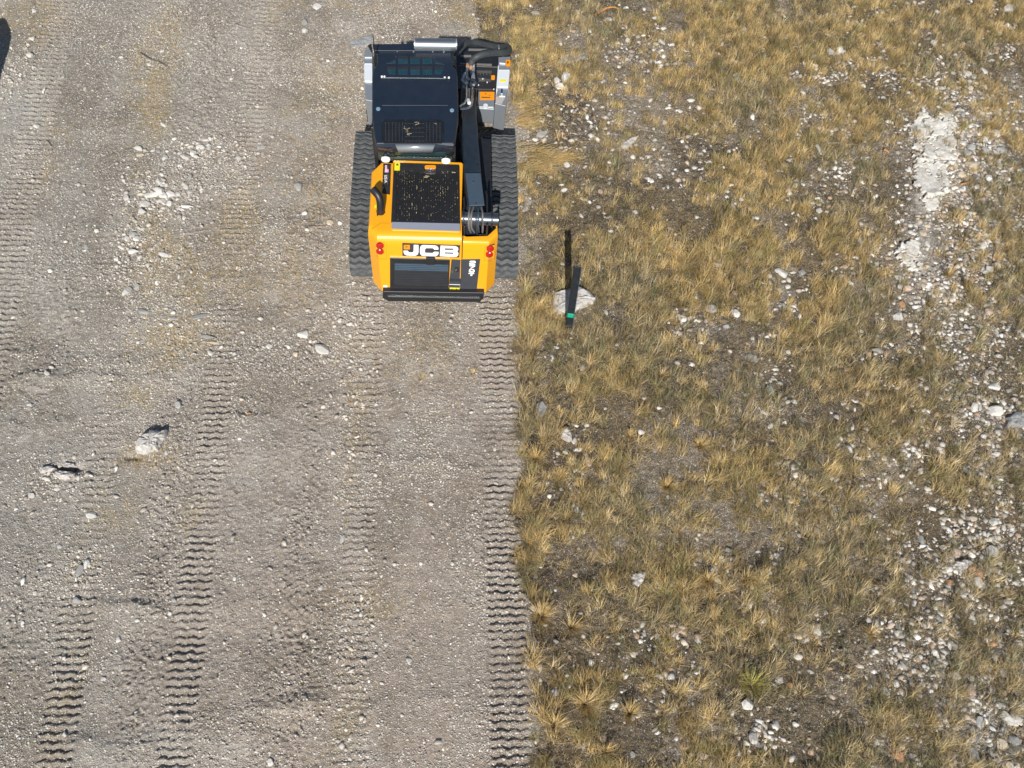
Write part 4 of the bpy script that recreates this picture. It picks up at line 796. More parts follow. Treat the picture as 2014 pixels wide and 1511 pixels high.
# ---- tail lights
def disc(mb, c, n, r, th, m, k=16):
    n = np.array(n, float); n /= np.linalg.norm(n); mb.tube([c, c+n*th], r, m, k)
for zx, ys in (((365, 365), (858, 912)), ((1388, 1380), (885, 940))):
    mb = MB(); c = [on(*z2(x, y), *REAR) for x, y in zip(zx, ys)]
    P = [c[0]+np.array([-.052, 0, .055]), c[0]+np.array([.052, 0, .055]), c[1]+np.array([.052, 0, -.055]), c[1]+np.array([-.052, 0, -.055])]
    P = [on(*z2(x+dx, y+dy), *REAR) for x, y, dx, dy in ((zx[0], ys[0], -40, -22), (zx[0], ys[0], 40, -22), (zx[1], ys[1], 40, 34), (zx[1], ys[1], -40, 34))]
    mb.prism(P, (0, -.99, .12), .003, 'yellow_paint'); T = mb.build('tail_light', LO, bevel=.002)
    for cc in c:
        m2 = MB(); m2.tube([cc+n*.003, cc+n*.022, cc+n*.030], [.043, .041, .024], 'red_lens', 20); m2.build('lens', T, smooth=True)
    m2 = MB(); m2.tube([c[1]*.5+c[0]*.5+n*.028, c[1]*.5+c[0]*.5+n*.034], .008, 'letter_white', 10); m2.build('reflector', T)

# ---- engine hood with ribbed mesh
HP = TOPZ(1.40, .02)
mb = MB(); plate(mb, z2, rrect(452, 72, 1128, 742, 22), TOPZ(1.385, .02), .022, 'yellow_paint') if False else None
rim = [(486, 78), (500, 70), (1120, 92), (1135, 105), (1118, 640), (1108, 740), (478, 722), (460, 700), (466, 640)]
mb = MB(); plate(mb, z2, rim, TOPZ(1.385, .02), .03, 'yellow_paint'); RIM = mb.build('hood_rim', LO, bevel=.006)
mb = MB(); hood = [(492, 92), (1100, 112), (1104, 130), (1110, 662), (467, 646)]
plate(mb, z2, hood, TOPZ(1.40, .02), .03, 'black_plastic'); HOOD = mb.build('hood', LO, bevel=.008)
# ribs and bits of straw on it
mb = MB(); rr = random.Random(3)
for k in range(26):
    x = 510+k*22.3
    plate(mb, z2, [(x, 178), (x+9, 178), (x+9-2, 632), (x-2, 632)], TOPZ(1.432, .02), .006, 'black_steel')
mb.build('hood_mesh', HOOD)
mb = MB()
for k in range(230):
    x = 512+22.3*rr.randrange(26)+11+rr.uniform(-2, 6); y = rr.uniform(170, 632); h = rr.choice([3, 4, 5, 7, 9, 14, 26]) if rr.random() < .4 else rr.uniform(2, 5); w_ = rr.uniform(1.2, 3.2)
    if rr.random() < .2: w_ *= 1.8
    s = rr.uniform(-2, 2)
    plate(mb, z2, [(x, y), (x+w_, y+s*.2), (x+w_+s*.3, y+h), (x+s*.3, y+h)], TOPZ(1.440, .02), .002, 'straw_bits')
for x, y in ((770, 225), (785, 215), (1030, 180)): plate(mb, z2, [(x, y), (x+38, y+4), (x+36, y+8), (x+2, y+5)], TOPZ(1.441, .02), .003, 'straw_bits')
o = mb.build('straw_litter', HOOD); o['kind'] = 'stuff'
mb = MB(); a = [on(*z2(*p), *TOPZ(1.43, .02)) for p in ((478, 647), (1106, 662))]; b = [on(*z2(*p), *TOPZ(1.405, .02)) for p in ((470, 712), (1112, 734))]
mb.prism([a[0], a[1], b[1], b[0]], np.cross(a[1]-a[0], b[0]-a[0])*-1, .012, 'lip_grey'); mb.build('hood_lip', HOOD, bevel=.003)
mb = MB(); plate(mb, z2, [(500, 92), (552, 94), (548, 168), (498, 166)], TOPZ(1.43, .02), .002, 'yellow_label', .001); plate(mb, z2, [(512, 120), (526, 100), (540, 121)], TOPZ(1.43, .02), .001, 'sticker_black', .0035); mb.build('warning_label', HOOD)
mb = MB(); plate(mb, z2, rrect(782, 120, 886, 198, 14), TOPZ(1.43, .02), .012, 'badge_grey', .001); plate(mb, z2, rrect(780, 116, 885, 152, 14), TOPZ(1.43, .02), .01, 'orange_label', .014)
c = on(*z2(832, 168), *TOPZ(1.445, .02)); mb.tube([c, c+np.array([0, 0, .015])], .022, 'bright_steel', 12); mb.build('hood_latch', HOOD, bevel=.003)
# ---- label strip on the left deck
mb = MB(); plate(mb, zC, [(300, 195), (438, 200), (418, 738), (278, 712)], TOPZ(1.36), .004, 'sticker_black'); DS = mb.build('label_strip', LO, bevel=.001)
mb = MB(); plate(mb, zC, [(332, 222), (392, 226), (392, 348), (328, 346)], TOPZ(1.366), .0015, 'pink_label'); plate(mb, zC, [(366, 224), (392, 226), (392, 290), (366, 290)], TOPZ(1.366), .001, 'panel_grey', .002)
for k in range(3): plate(mb, zC, [(334+k*10, 292), (338+k*10, 292), (338+k*10, 344), (334+k*10, 344)], TOPZ(1.366), .0008, 'letter_white', .002)
mb.build('flag_sticker', DS)
mb = MB()
def gw(P): plate(mb, zC, P, TOPZ(1.366), .0015, 'letter_white')
# U, S, A running down the strip, one above the other
gw([(322, 398), (330, 398), (330, 432), (322, 432)]); gw([(330.2, 398), (366, 398), (366, 406), (330.2, 406)]); gw([(330.2, 424), (366, 424), (366, 432), (330.2, 432)])
gw([(322, 440), (330, 440), (330, 470), (322, 470)]); gw([(340, 448), (347, 448), (347, 470), (340, 470)]); gw([(358, 440), (366, 440), (366, 470), (358, 470)]); gw([(347.2, 440), (357.8, 440), (357.8, 447), (347.2, 447)]); gw([(330.2, 463), (339.8, 463), (339.8, 470), (330.2, 470)])
gw([(322, 520), (366, 502), (366, 510), (330, 528)]); gw([(322, 490), (330, 482), (366, 500.5), (366, 501.5), (358, 505)]); gw([(337, 503), (342, 500), (342, 513), (337, 515)])
plate(mb, zC, [(376, 372), (382, 372), (378, 560), (372, 560)], TOPZ(1.366), .001, 'grey_hose'); mb.build('lettering', DS)
# ---- exhaust stack
mb = MB(); b = np.array(on(*zC(258, 1062), *TOPZ(1.36))); 
pth = curve_pts([b, b+[0.0, .02, .07], b+[0.0, .05, .14], b+[-.02, .09, .19], b+[-.075, .15, .215]], 4); nP = len(pth)
mb.tube(pth, [.040]*(nP-5)+[.041, .042, .043, .043, .043], 'black_steel', 16); q = pth[-1]; mb.tube([q-(pth[-1]-pth[-2])*.2, q+(pth[-1]-pth[-2])*.05], [.036, .036], 'sticker_black', 12)
mb.build('exhaust_stack', LO, smooth=True)
mb = MB(); plate(mb, zC, [(178, 1010), (200, 1005), (205, 1060), (330, 1030), (335, 1055), (270, 1062), (190, 1110)], TOPZ(1.36), .006, 'black_steel'); mb.build('exhaust_collar', LO)
mb = MB(); plate(mb, zC, [(150, 925), (190, 905), (190, 960), (140, 985)], TOPZ(1.36), .001, 'yellow_label'); mb.build('caution_label', LO)

# ---- cab
RZ = 2.03
roof = [(385, 262), (376, 400), (333, 458), (326, 520), (325, 930), (340, 1090), (366, 1235), (1180, 1235), (1200, 1140), (1228, 950), (1219, 520), (1211, 462), (1172, 412), (1166, 262)]
mb = MB(); RO = TOPZ(RZ, .0); Pt = [on(*z1(*p), *RO) for p in roof]
cx_ = sum(p[0] for p in Pt)/len(Pt); cy_ = sum(p[1] for p in Pt)/len(Pt)
def rs(s, z): return [(cx_+(p[0]-cx_)*s, cy_+(p[1]-cy_)*(1-(1-s)*.7), z) for p in Pt]
mb.loft([rs(.985, RZ-.14), rs(1.0, RZ-.10), rs(1.0, RZ-.030), rs(.99, RZ-.012), rs(.975, RZ-.002), rs(.95, RZ)], 'navy_paint'); CAB = mb.build('cab', LO, bevel=.006, smooth=True)
RT_ = lambda z: TOPZ(z, 0)
# walls under the roof
mb = MB(); xs0, xs1 = -.64, .235
for x0, x1, y0, y1 in ((-.655, -.615, 1.14, 1.20), (.20, .24, 1.14, 1.20), (-.655, -.615, 2.0, 2.08), (.20, .24, 2.0, 2.08)): mb.box((x0, y0, .95), (x1, y1, RZ-.145), 'black_steel')
mb.box((-.66, 1.13, .905), (.245, 2.08, 1.25), 'black_steel'); mb.build('cab_frame', CAB, bevel=.006)
mb = MB(); mb.box((-.648, 1.21, 1.26), (-.63, 1.99, RZ-.15), 'dark_glass'); mb.box((.212, 1.21, 1.26), (.23, 1.99, RZ-.15), 'dark_glass'); mb.box((-.61, 2.03, 1.26), (.195, 2.05, RZ-.15), 'dark_glass'); mb.build('side_window', CAB)
mb = MB(); P = [(-.61, 1.13, 1.40), (.20, 1.13, 1.40), (.20, 1.09, RZ-.16), (-.61, 1.09, RZ-.16)]; mb.prism(P, (0, -1, .1), .01, 'dark_glass')
mb.box((-.58, 1.07, 1.50), (.17, 1.085, 1.515), 'dark_steel'); mb.build('rear_window', CAB)
# front visor
mb = MB(); Pv = [(330, 195), (800, 190), (1200, 215), (1180, 268), (1165, 262.5), (385, 262.5), (350, 262)]; plate(mb, z1, Pv, RT_(RZ-.02), .05, 'navy_paint'); plate(mb, z1, [(390, 203), (785, 206), (785, 222), (390, 215)], RT_(RZ-.018), .008, 'dark_steel'); mb.build('roof_visor', CAB, bevel=.006)
mb = MB(); plate(mb, z1, [(283, 205), (322, 188), (330, 262), (322, 268)], RT_(1.9), .03, 'black_plastic'); mb.build('mirror', CAB, bevel=.004)
# roof window with its guard
mb = MB(); plate(mb, z1, rrect(400, 275, 1150, 552, 20), RT_(RZ), .006, 'navy_paint'); GD = mb.build('roof_guard', CAB, bevel=.003)
top = lambda x: 318+abs(x-775)*.0 if abs(x-775) < 175 else 318+(abs(x-775)-175)*.68
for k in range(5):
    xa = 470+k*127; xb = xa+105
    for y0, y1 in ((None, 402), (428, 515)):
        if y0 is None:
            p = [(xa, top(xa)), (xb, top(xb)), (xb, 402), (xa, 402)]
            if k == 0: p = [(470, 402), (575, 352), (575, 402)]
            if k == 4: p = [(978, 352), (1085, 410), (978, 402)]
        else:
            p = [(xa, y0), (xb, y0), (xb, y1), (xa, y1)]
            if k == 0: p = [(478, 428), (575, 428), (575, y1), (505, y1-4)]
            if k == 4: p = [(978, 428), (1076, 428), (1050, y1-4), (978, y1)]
        m2 = MB(); plate(m2, z1, p, RT_(RZ+.006), .0015, 'sticker_black')  # upper part stays black: shadow of the deep opening, painted in
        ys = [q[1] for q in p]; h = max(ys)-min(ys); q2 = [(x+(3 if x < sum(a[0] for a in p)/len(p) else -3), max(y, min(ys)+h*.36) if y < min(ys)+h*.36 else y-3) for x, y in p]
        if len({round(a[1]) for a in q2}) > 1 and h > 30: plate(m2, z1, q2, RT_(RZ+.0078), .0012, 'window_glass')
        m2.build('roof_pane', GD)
mb = MB()
for x, y in ((578, 330), (975, 340), (760, 283), (590, 278), (480, 272), (1075, 286), (960, 283), (945, 385), (560, 375)): c = on(*z1(x, y), *RT_(RZ+.006)); mb.tube([c, c+np.array([0, 0, .008])], .009, 'bright_steel', 8)
for x in (430, 457, 1085, 1128): c = on(*z1(x, 540 if x < 700 else 550), *RT_(RZ+.006)); mb.tube([c, c+np.array([0, 0, .012])], .011, 'letter_white', 8)
mb.build('guard_bolts', GD)
mb = MB(); a = on(*z1(460, 544), *RT_(RZ+.012)); b = on(*z1(1095, 554), *RT_(RZ+.012)); mb.tube([a, b], .006, 'bright_steel', 8); mb.build('guard_rod', GD)
# middle panel line, caps, vent
mb = MB(); pan = [(384, 592), (1140, 592), (1158, 700), (1162, 775), (1120, 835), (430, 835), (386, 770)]; plate(mb, z1, pan, RT_(RZ), .005, 'navy_paint'); mb.build('roof_panel', CAB, bevel=.003)
for x, y in ((392, 876), (1160, 891)):
    mb = MB(); c = on(*z1(x, y), *RT_(RZ)); mb.tube([c, c+np.array([0, 0, .012])], .023, 'cap_blue', 16); mb.build('roof_cap', CAB, bevel=.003)

mb = MB(); plate(mb, z1, rrect(426, 982, 1078, 1232, 34), RT_(RZ), .004, 'vent_black'); VT = mb.build('roof_vent', CAB, bevel=.002)
mb = MB(); plate(mb, z1, rrect(440, 998, 1064, 1218, 28), RT_(RZ+.0042), .003, 'vent_black')
for i in range(17):
    for j in range(9):
        x = 468+i*35.5; y = 1020+j*22.5
        if 655 < x < 860:
            if j % 2: continue
            plate(mb, z1, [(x-13, y), (x+13, y+3), (x+13, y+7), (x-13, y+4)], RT_(RZ+.0072), .003, 'vent_dot')
        else: plate(mb, z1, [(x-4, y-7), (x+4, y-7), (x+4, y+4), (x-4, y+4)], RT_(RZ+.0072), .004, 'vent_dot')

mb.build('vent_mesh', VT)
mb = MB()
for pts in ([(668, 1050), (660, 1075), (690, 1085), (720, 1070)], [(680, 1105), (700, 1095), (695, 1130), (740, 1128)], [(770, 1012), (800, 1008), (820, 1022), (800, 1030), (775, 1040)], [(690, 1140), (720, 1142)], [(980, 1020), (1000, 1030)]):
    q = [on(*z1(*p), *RT_(RZ+.014)) for p in pts]; mb.tube(q, .0018, 'straw_bits', 5)
for x in (675, 825, 1060, 440):
    for y in (992, 1222): c = on(*z1(x, y), *RT_(RZ+.004)); mb.tube([c, c+np.array([0, 0, .005])], .006, 'bright_steel', 6)
mb.build('vent_litter', VT)
# glossy lip at the back of the roof
Ps = [(366, 1236), (1180, 1236), (1165, 1292), (962, 1326), (590, 1330), (385, 1296)]
mb = MB(); zt = RZ-.004; zl = RZ-.075
tpts = [on(*z1(x, 1236), *RT_(zt)) for x in (366, 560, 600, 960, 990, 1180)]; bpts = [on(*z1(x, y), *RT_(zl)) for x, y in ((388, 1290), (590, 1318), (612, 1326), (935, 1330), (962, 1320), (1165, 1288))]
mb.loft([tpts, [(a*.45+b*.55+np.array([0, -.012, .022])) for a, b in zip(tpts, bpts)], bpts, [b+np.array([0, .03, -.05]) for b in bpts], [t+np.array([0, .03, -.10]) for t in tpts]], 'gloss_navy'); mb.build('roof_lip', CAB, smooth=True)
mb = MB(); t2 = [on(*z1(x, 1240), *RT_(zt+.002)) for x in (565, 990)]; b2 = [on(*z1(x, 1322), *RT_(zl+.006)) for x in (604, 955)]  # pale strip over the navy lip, its colour painting the sky reflection
m1 = [(a*.45+b*.55+np.array([0, -.014, .026])) for a, b in zip(t2, b2)]; mb.loft([[t2[0], t2[1]], [m1[0], m1[1]], [b2[0], b2[1]]], 'lip_sheen', cap=False, close=False)
o = mb.build('lip_sheen_plate', CAB, smooth=True); sd = o.modifiers.new('t', 'SOLIDIFY'); sd.thickness = .006; sd.offset = 1
# work lamps
for x, y in ((470, 1388), (1098, 1404)):
    c = on(*z1(x, y), *RT_(1.93)); T = MB(); T.box(c+np.array([-.012, .02, -.01]), c+np.array([.012, .06, .035]), 'black_steel'); T.tube([c+np.array([0, .035, -.005]), c+np.array([0, .005, -.005])], [.034, .044], 'black_steel', 14); LP_ = T.build('work_lamp', CAB, bevel=.003)
    T = MB(); rx = .046
    for s in (0,): T.loft([[c+np.array([rx*math.cos(a)*k, -.0+dd, .030*math.sin(a)*k-.004]) for a in [2*math.pi*i/18 for i in range(18)]] for k, dd in ((1., .004), (1., -.018), (.8, -.030), (.3, -.035))], 'lamp_lens')
    T.build('lamp_lens', LP_, smooth=True)
# antenna and the bright drum
mb = MB(); a = on(*z1(362, 380), *RT_(RZ-.01)); b = on(*z1(337, 88), *RT_(2.42)); mb.tube([a, a*.5+b*.5, b], [.007, .006, .004], 'black_plastic', 8); mb.build('antenna', CAB)
mb = MB(); a0 = on(817, 88, (0, 0, 2.07), (0, 0, 1)); a1 = on(896.5, 89, (0, 0, 2.07), (0, 0, 1)); ang = [math.radians(-25+k*20) for k in range(12)]
mb.loft([[p+np.array([0, -math.cos(t)*.068, math.sin(t)*.068]) for t in ang] for p in (a0, a1)], 'drum_steel'); mb.build('light_bar', CAB, smooth=True)
DR = bpy.data.objects['light_bar']
for p, s in ((a0, 1), (a1, -1)): m2 = MB(); m2.tube([p-np.array([s*.012, 0, -.012]), p+np.array([0, 0, .012])], .060, 'galvanised', 14); m2.build('end_cap', DR)

# ---- boom arm on the right
def beam(path, wid, hgt, m, name, par, bev=.02):
    mb = MB(); rings = []
    for (x, y, z), w_, h_, in zip(path, wid, hgt): rings.append([(x-w_/2, y, z-h_), (x+w_/2, y, z-h_), (x+w_/2, y, z), (x-w_/2, y, z)])
    mb.loft(rings, m); return mb.build(name, par, bevel=bev, smooth=True)
def pz(px, py, z): return np.array(on(px, py, (0, 0, z), (0, 0, 1)))
q = [pz(924, 443, 1.42), pz(934, 400, 1.49), pz(930, 345, 1.47), pz(925, 285, 1.40), pz(923, 240, 1.30), pz(922, 226, 1.22), pz(924, 205, .95), pz(926, 185, .66)]
ARM = beam(q, [.15, .17, .19, .19, .185, .18, .16, .14], [.2, .24, .27, .27, .25, .22, .16, .14], 'boom_paint', 'boom_arm', LO)
mb = MB(); CP = [on(px, py, (0, .86, 1.485), (0, .04, 1)) for px, py in ((915, 342), (945, 342), (953, 405), (923, 406))]; mb.prism(CP, (0, .04, 1), .012, 'cover_paint'); CV = mb.build('boom_cover', ARM, bevel=.003)
mb = MB()
for px, py in ((931, 358), (936, 401)): c = on(px, py, (0, .86, 1.497), (0, .04, 1)); mb.tube([c, c+np.array([0, 0, .008])], .010, 'bright_steel', 8)
mb.build('cover_bolts', CV)
mb = MB(); a = pz(908, 429, 1.47); b = pz(980, 432, 1.47); mb.tube([a, b], .070, 'dark_steel', 24); PV = mb.build('pivot_tube', ARM, smooth=True)
for t, r_ in ((.02, .085), (.52, .083), (.80, .085)): 
    c = a+(b-a)*t; m2 = MB(); m2.tube([c, c+(b-a)*.05], r_, 'black_steel', 24); m2.build('pivot_collar', PV, bevel=.003)
mb = MB()
mb.box((.325, .2, .93), (.345, .60, 1.47), 'black_steel'); mb.box((.565, .2, .93), (.585, .62, 1.50), 'black_steel'); mb.box((.346, .16, .93), (.564, .19, 1.25), 'black_steel')
mb.build('boom_tower', LO, bevel=.008)
for i, (x0, xm, x1) in enumerate(((924, 922, 926), (931, 927, 933), (940.5, 940.5, 942), (947, 949, 949))):
    m2 = MB(); A = [pz(x0, 408, 1.49), pz(xm, 422, 1.545), pz(xm, 436, 1.50), pz(xm+.5, 448, 1.40), pz(x1, 457, 1.28)]
    m2.tube(curve_pts(A, 5), .012 if i != 2 else .010, 'grey_hose' if i != 2 else 'cover_paint', 8); m2.build('hose', ARM, smooth=True)
for i, (x0, x1) in enumerate(((936, 938), (912, 913))):
    m2 = MB(); A = [pz(x0, 410, 1.47), pz(x0, 428, 1.53), pz(x1, 445, 1.42), pz(x1, 460, 1.25)]; m2.tube(curve_pts(A, 5), .010, 'hose_rubber', 8); m2.build('hose', ARM, smooth=True)
mb = MB(); a = pz(915.5, 461, 1.22); b = pz(956.5, 462, 1.22); mb.tube([a, b], .006, 'letter_white', 8); mb.tube([a, a+(b-a)*.12], [.004, .013], 'bright_steel', 8); mb.build('guide_rod', ARM)

# ---- tracks
def track(xc, wd, name='track'):
    T = tag_none = empty(name); T.parent = LO
    # loop outline (y,z): rear idler, slanted run, top run, front idler, ground run
    pts = []
    def arc(cy, cz, r, a0, a1, n):
        for k in range(n+1):
            a = math.radians(a0+(a1-a0)*k/n); pts.append((cy+r*math.cos(a), cz+r*math.sin(a)))
    arc(.66, .235, .235, 270, 132, 10); arc(1.15, .405, .20, 118, 92, 4); arc(2.12, .31, .27, 90, -68, 12); pts.append((1.98, .008))
    P = np.array(pts); seg = np.linalg.norm(np.roll(P, -1, 0)-P, axis=1); L_ = seg.sum(); n = int(round(L_/.0778)); cum = np.concatenate([[0], np.cumsum(seg)])
    def pos(s):
        s %= L_; i = min(int(np.searchsorted(cum, s, 'right')-1), len(P)-1); a = P[i]; b = P[(i+1) % len(P)]; p = a+(b-a)*(s-cum[i])/seg[i]
        return p
    def frame(s):
        p = pos(s); t = pos(s+.02)-pos(s-.02); t /= np.linalg.norm(t); nn = np.array([-t[1], t[0]])   # outward: loop runs clockwise in (y,z)
        return p, t, nn
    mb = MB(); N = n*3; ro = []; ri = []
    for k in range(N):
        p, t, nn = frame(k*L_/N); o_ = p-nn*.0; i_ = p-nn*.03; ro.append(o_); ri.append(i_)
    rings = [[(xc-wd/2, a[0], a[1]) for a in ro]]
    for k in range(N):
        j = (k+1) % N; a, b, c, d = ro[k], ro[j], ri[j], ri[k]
        mb.add([(xc-wd/2, *a), (xc-wd/2, *b), (xc+wd/2, *b), (xc+wd/2, *a), (xc-wd/2, *d), (xc-wd/2, *c), (xc+wd/2, *c), (xc+wd/2, *d)], [(0, 1, 2, 3), (4, 7, 6, 5), (0, 4, 5, 1), (3, 2, 6, 7)], 'belt_shaded')
    rr = random.Random(int(xc*100)); M = 12
    for k in range(n):
        s0 = k*L_/n; V = []; 
        for j in range(M+1):
            u = j/M; x = xc-wd/2+wd*u; ph = (u*3) % 1; z_ = abs(ph-.5)*2-.5; sh = z_*.026+rr.uniform(-.001, .001); hh = .028
            for ds, h in ((-.028, -.002), (-.023, hh), (.018, hh*.8), (.026, -.002)):
                p, t, nn = frame(s0+sh+ds); q = p+nn*h; V.append((x, q[0], q[1]))
        F_ = []
        for j in range(M):
            for e in range(3): F_.append((j*4+e, j*4+e+1, (j+1)*4+e+1, (j+1)*4+e))
        F_ += [(0, 1, 2, 3), (M*4, M*4+3, M*4+2, M*4+1)]
        mb.add(V, F_, 'rubber')
    o = mb.build('rubber_belt', T)
    sgn = 1 if xc > 0 else -1
    mb = MB(); mb.box((xc-.13, .75, .12), (xc+.13, 2.05, .36), 'black_steel'); mb.box((xc-.10, 1.0, .36), (xc+.10, 1.8, .50), 'black_steel'); mb.build('undercarriage', T, bevel=.01)
    for y, z, r_ in ((.66, .25, .20), (2.12, .31, .235), (1.0, .11, .09), (1.3, .11, .09), (1.6, .11, .09), (1.85, .11, .09), (1.15, .44, .14)):
        m2 = MB(); m2.tube([(xc-.16, y, z), (xc+.16, y, z)], r_, 'dark_steel', 24); m2.build('roller', T, smooth=True)
track(-.805, .39); track(.80, .40)

# ---- front attachment
AZ = .66
def azp(*p): return p
FA = MB()
def zplate(mb, cv, pts, z, th, m, lift=0):
    if th > .05: lift = -th
    return plate(mb, cv, pts, TOPZ(z), th, m, lift)
zplate(FA, zB, [(60, 255), (760, 262), (752, 600), (720, 972), (60, 965)], .60, .42, 'black_steel'); FA.box((-.80, 2.62, .12), (.30, 3.3, .58), 'black_steel')
ATT = FA.build('mulcher_attachment', LO, bevel=.01)
mb = MB(); zplate(mb, zB, [(120, 592), (745, 606), (722, 968), (90, 960)], .60, .006, 'sticker_black', .001)
for k in range(14): x = 400+k*18; zplate(mb, zB, [(x, 662), (x+7, 662), (x+7, 705 if k % 3 else 735), (x, 705 if k % 3 else 735)], .60, .003, 'slot_grey', .008)
for k in range(9): x = 370+k*20; zplate(mb, zB, [(x, 785), (x+11, 786), (x+11, 842), (x, 838)], .60, .003, 'slot_grey', .008)
for k in range(5): x = 558+k*16; zplate(mb, zB, [(x, 800), (x+6, 800), (x+6, 850), (x, 850)], .60, .003, 'slot_grey', .008)
for k in range(4): zplate(mb, zB, [(148, 650+k*60), (156, 650+k*60), (156, 685+k*60), (148, 685+k*60)], .60, .003, 'slot_grey', .008)

for x, y in ((500, 798), (572, 855), (430, 900), (682, 968)): zplate(mb, zB, rrect(x-9, y-9, x+9, y+9, 8), .60, .006, 'letter_white', .010)
mb.build('black_cover', ATT)
mb = MB()
for p in ([(265, 300), (640, 305), (640, 330), (265, 325)], [(132, 405), (310, 405), (310, 432), (132, 432)], [(125, 535), (650, 552), (648, 578), (125, 552)], [(110, 575), (745, 600), (745, 606), (110, 582)]): zplate(mb, zB, p, .60, .012, 'grey_hose', .002)
mb.build('frame_bars', ATT)
mb = MB(); zplate(mb, zB, rrect(638, 740, 700, 806, 14), .60, .012, 'orange_label', .008); mb.build('orange_reflector', ATT)
# right galvanised side
mb = MB(); zplate(mb, zB, [(760, 440), (958, 430), (946, 655), (756, 655)], .62, .5, 'galvanised'); mb.build('front_box', ATT, bevel=.006); mb = MB(); zplate(mb, zB, [(748, 926), (920, 935), (878, 1250), (700, 1205)], .60, .45, 'galvanised'); SP = mb.build('side_box', ATT, bevel=.006)
mb = MB(); zplate(mb, zB, [(757, 655.5), (948, 656), (922, 934), (745, 925)], .625, .3, 'white_panel'); mb.build('white_cover', SP, bevel=.005)
mb = MB(); zplate(mb, zB, [(752, 580), (768, 580), (742, 975), (722, 975)], .63, .4, 'white_panel'); mb.build('edge_strip', SP)
mb = MB(); zplate(mb, zB, rrect(782, 808, 888, 848, 6), .627, .001, 'yellow_label'); 
for k in range(5): zplate(mb, zB, [(795+k*24, 745), (803+k*24, 745), (803+k*24, 765), (795+k*24, 765)], .627, .001, 'letter_blue')
mb.build('rating_label', SP)
mb = MB(); zplate(mb, zB, rrect(880, 486, 956, 590, 8), .63, .004, 'orange_label'); zplate(mb, zB, rrect(900, 510, 925, 545, 8), .635, .001, 'sticker_black'); mb.build('hazard_label', SP)
mb = MB(); zplate(mb, zB, [(778, 530), (872, 540), (872, 552), (778, 545)], .624, .012, 'letter_white'); zplate(mb, zB, [(775, 1078), (868, 1080), (868, 1092), (775, 1090)], .604, .012, 'letter_white'); zplate(mb, zB, [(800, 965), (830, 965), (828, 1035), (798, 1035)], .604, .02, 'bright_steel')
zplate(mb, zB, [(715, 1090), (800, 1085), (860, 1120), (815, 1210), (712, 1195)], .604, .004, 'pinkish_grey'); mb.build('side_fittings', SP)
mb = MB(); zplate(mb, zB, [(430, 976), (700, 985), (690, 1300), (415, 1290)], .55, .25, 'galvanised'); BP = mb.build('back_plate', ATT, bevel=.006)
mb = MB(); zplate(mb, zB, rrect(452, 984, 690, 1146, 8), .55, .003, 'orange_label', .001); zplate(mb, zB, [(478, 1096), (622, 1102), (622, 1114), (478, 1110)], .55, .001, 'sticker_black', .0045)
zplate(mb, zB, [(535, 1052), (548, 1032), (562, 1054)], .55, .001, 'sticker_black', .0045); zplate(mb, zB, [(600, 1075), (614, 1055), (628, 1077)], .55, .001, 'seam', .0045); zplate(mb, zB, [(515, 1002), (640, 1006), (640, 1012), (515, 1008)], .55, .001, 'seam', .0045); mb.build('warning_label', BP)
mb = MB(); zplate(mb, zB, [(425, 1256), (672, 1262), (672, 1270), (425, 1264)], .55, .006, 'letter_white', .001); c = on(*zB(545, 1262), *TOPZ(.55)); mb.tube([c, c+np.array([0, 0, .03])], .03, 'white_panel', 16); mb.build('plate_bolt', BP)
mb = MB(); zplate(mb, zB, [(712, 1262), (768, 1270), (775, 1410), (680, 1392)], .30, .22, 'black_steel'); zplate(mb, zB, [(640, 1300), (680, 1310), (676, 1400), (770, 1415), (770, 1425), (655, 1418)], .12, .08, 'dark_steel'); mb.build('skid_foot', ATT, bevel=.005)
# left galvanised side
mb = MB(); zplate(mb, z1, [(246, 262), (330, 225), (330, 402), (246, 402)], .62, .5, 'galvanised'); mb.build('front_box', ATT, bevel=.006); mb = MB(); zplate(mb, z1, [(246, 584), (328, 584), (332, 790), (258, 776)], .60, .45, 'galvanised'); S2 = mb.build('side_box', ATT, bevel=.006)
mb = MB(); zplate(mb, z1, [(243, 402.5), (330, 402.5), (330, 583), (247, 580)], .625, .3, 'white_panel'); mb.build('white_cover', S2, bevel=.005)
mb = MB(); zplate(mb, z1, [(252, 330), (325, 330), (325, 337), (252, 337)], .624, .01, 'letter_white'); mb.build('side_fittings', S2)
mb = MB(); zplate(mb, z1, [(262, 884), (318, 846), (330, 870), (330, 890), (270, 888)], .30, .22, 'black_steel'); mb.build('skid_foot', ATT, bevel=.005)
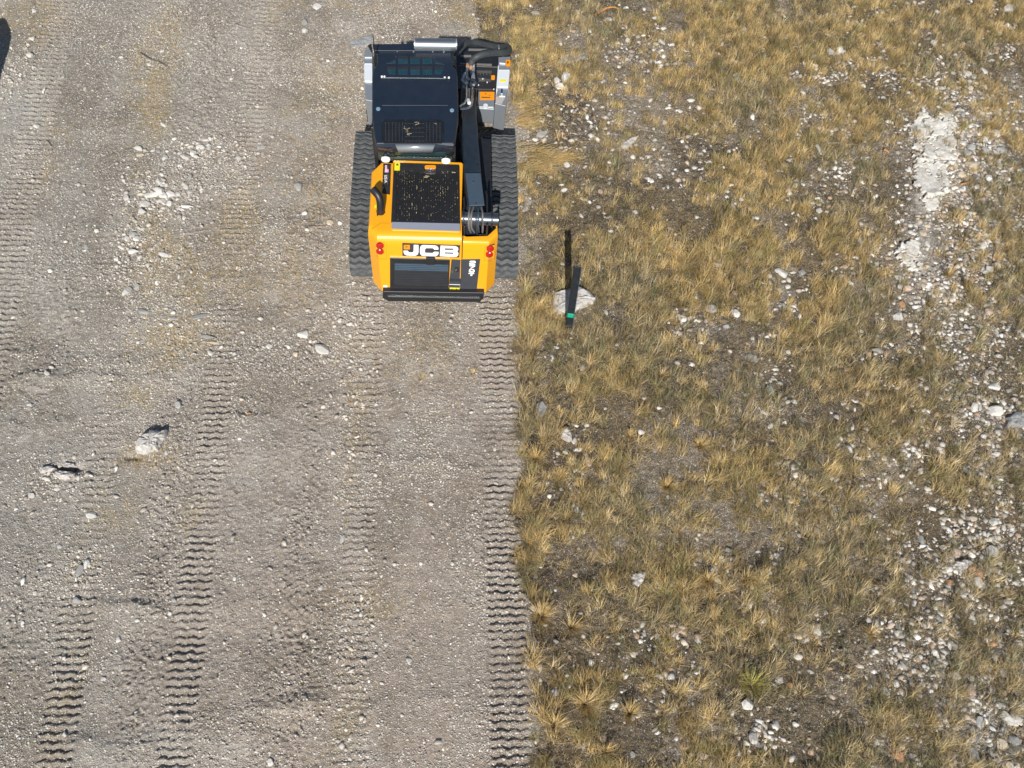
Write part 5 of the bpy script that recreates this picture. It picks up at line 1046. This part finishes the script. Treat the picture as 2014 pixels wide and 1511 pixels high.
# hoses and hard lines
def hz_(pts, r, m, name='hose', par=ATT, n=12, rib=False):
    mb = MB(); P = curve_pts([on(*zB(x, y), (0, 0, z), (0, 0, 1)) for x, y, z in pts], 8)
    rr_ = [r*(1+(.05 if (rib and i % 2) else 0)) for i in range(len(P))]; mb.tube(P, rr_, m, n); return mb.build(name, par, smooth=True)
hz_([(40, 385, 1.2), (110, 330, 1.2), (190, 245, 1.18), (290, 205, 1.1), (400, 205, 1.05), (560, 238, .95), (720, 268, .85), (840, 272, .75), (880, 265, .70)], .036, 'hose_rubber', rib=True)
hz_([(300, 560, .95), (335, 490, 1.0), (400, 435, 1.05), (520, 392, 1.05), (700, 368, .98), (850, 368, .90), (930, 345, .80), (905, 300, .70)], .040, 'hose_rubber', rib=True)
hz_([(762, 250, .93), (768, 300, .98), (764, 325, .93)], .010, 'galvanised', 'hose_clamp')
hz_([(245, 570, .92), (250, 620, .90), (235, 690, .88), (240, 780, .9), (235, 880, .95)], .020, 'cover_paint')
hz_([(345, 560, .95), (345, 650, .92), (335, 780, .92)], .020, 'galvanised')
hz_([(255, 560, .93), (252, 600, .93)], .024, 'copper_fitting', 'hose_fitting'); hz_([(305, 590, .95), (302, 650, .93)], .020, 'copper_fitting', 'hose_fitting')
hz_([(235, 900, 1.02), (235, 1010, 1.15), (232, 1120, 1.3), (200, 1195, 1.42), (115, 1262, 1.5)], .012, 'bright_steel', 'hard_line', ARM)
hz_([(325, 960, 1.02), (326, 1050, 1.18), (322, 1170, 1.36), (300, 1250, 1.46), (240, 1290, 1.5), (125, 1300, 1.52)], .013, 'bright_steel', 'hard_line', ARM)
hz_([(275, 960, 1.05), (280, 1040, 1.15), (272, 1120, 1.28), (268, 1200, 1.35)], .008, 'galvanised', 'hard_line', ARM)
hz_([(262, 1150, 1.38), (276, 1200, 1.4)], .022, 'white_panel', 'hose_fitting', ARM)
rr = random.Random(9)
for k in range(16):
    x = rr.uniform(160, 360); y = rr.uniform(680, 960); z = 1.0; c = on(*zB(x, y), (0, 0, z), (0, 0, 1)); d = np.array([rr.uniform(-.03, .03), rr.uniform(-.05, .05), rr.uniform(-.01, .02)])
    m2 = MB(); m2.tube([c-d, c-d*.2, c+d], [.012, .018, .011], rr.choice(['galvanised', 'bright_steel', 'white_panel', 'dark_steel']), 8); m2.build('hose_coupling', ATT, smooth=True)
mb = MB(); zplate(mb, zB, [(140, 960), (400, 940), (415, 1200), (400, 1290), (130, 1290)], .72, .3, 'rust_brown'); mb.build('boom_head', ATT, bevel=.01)
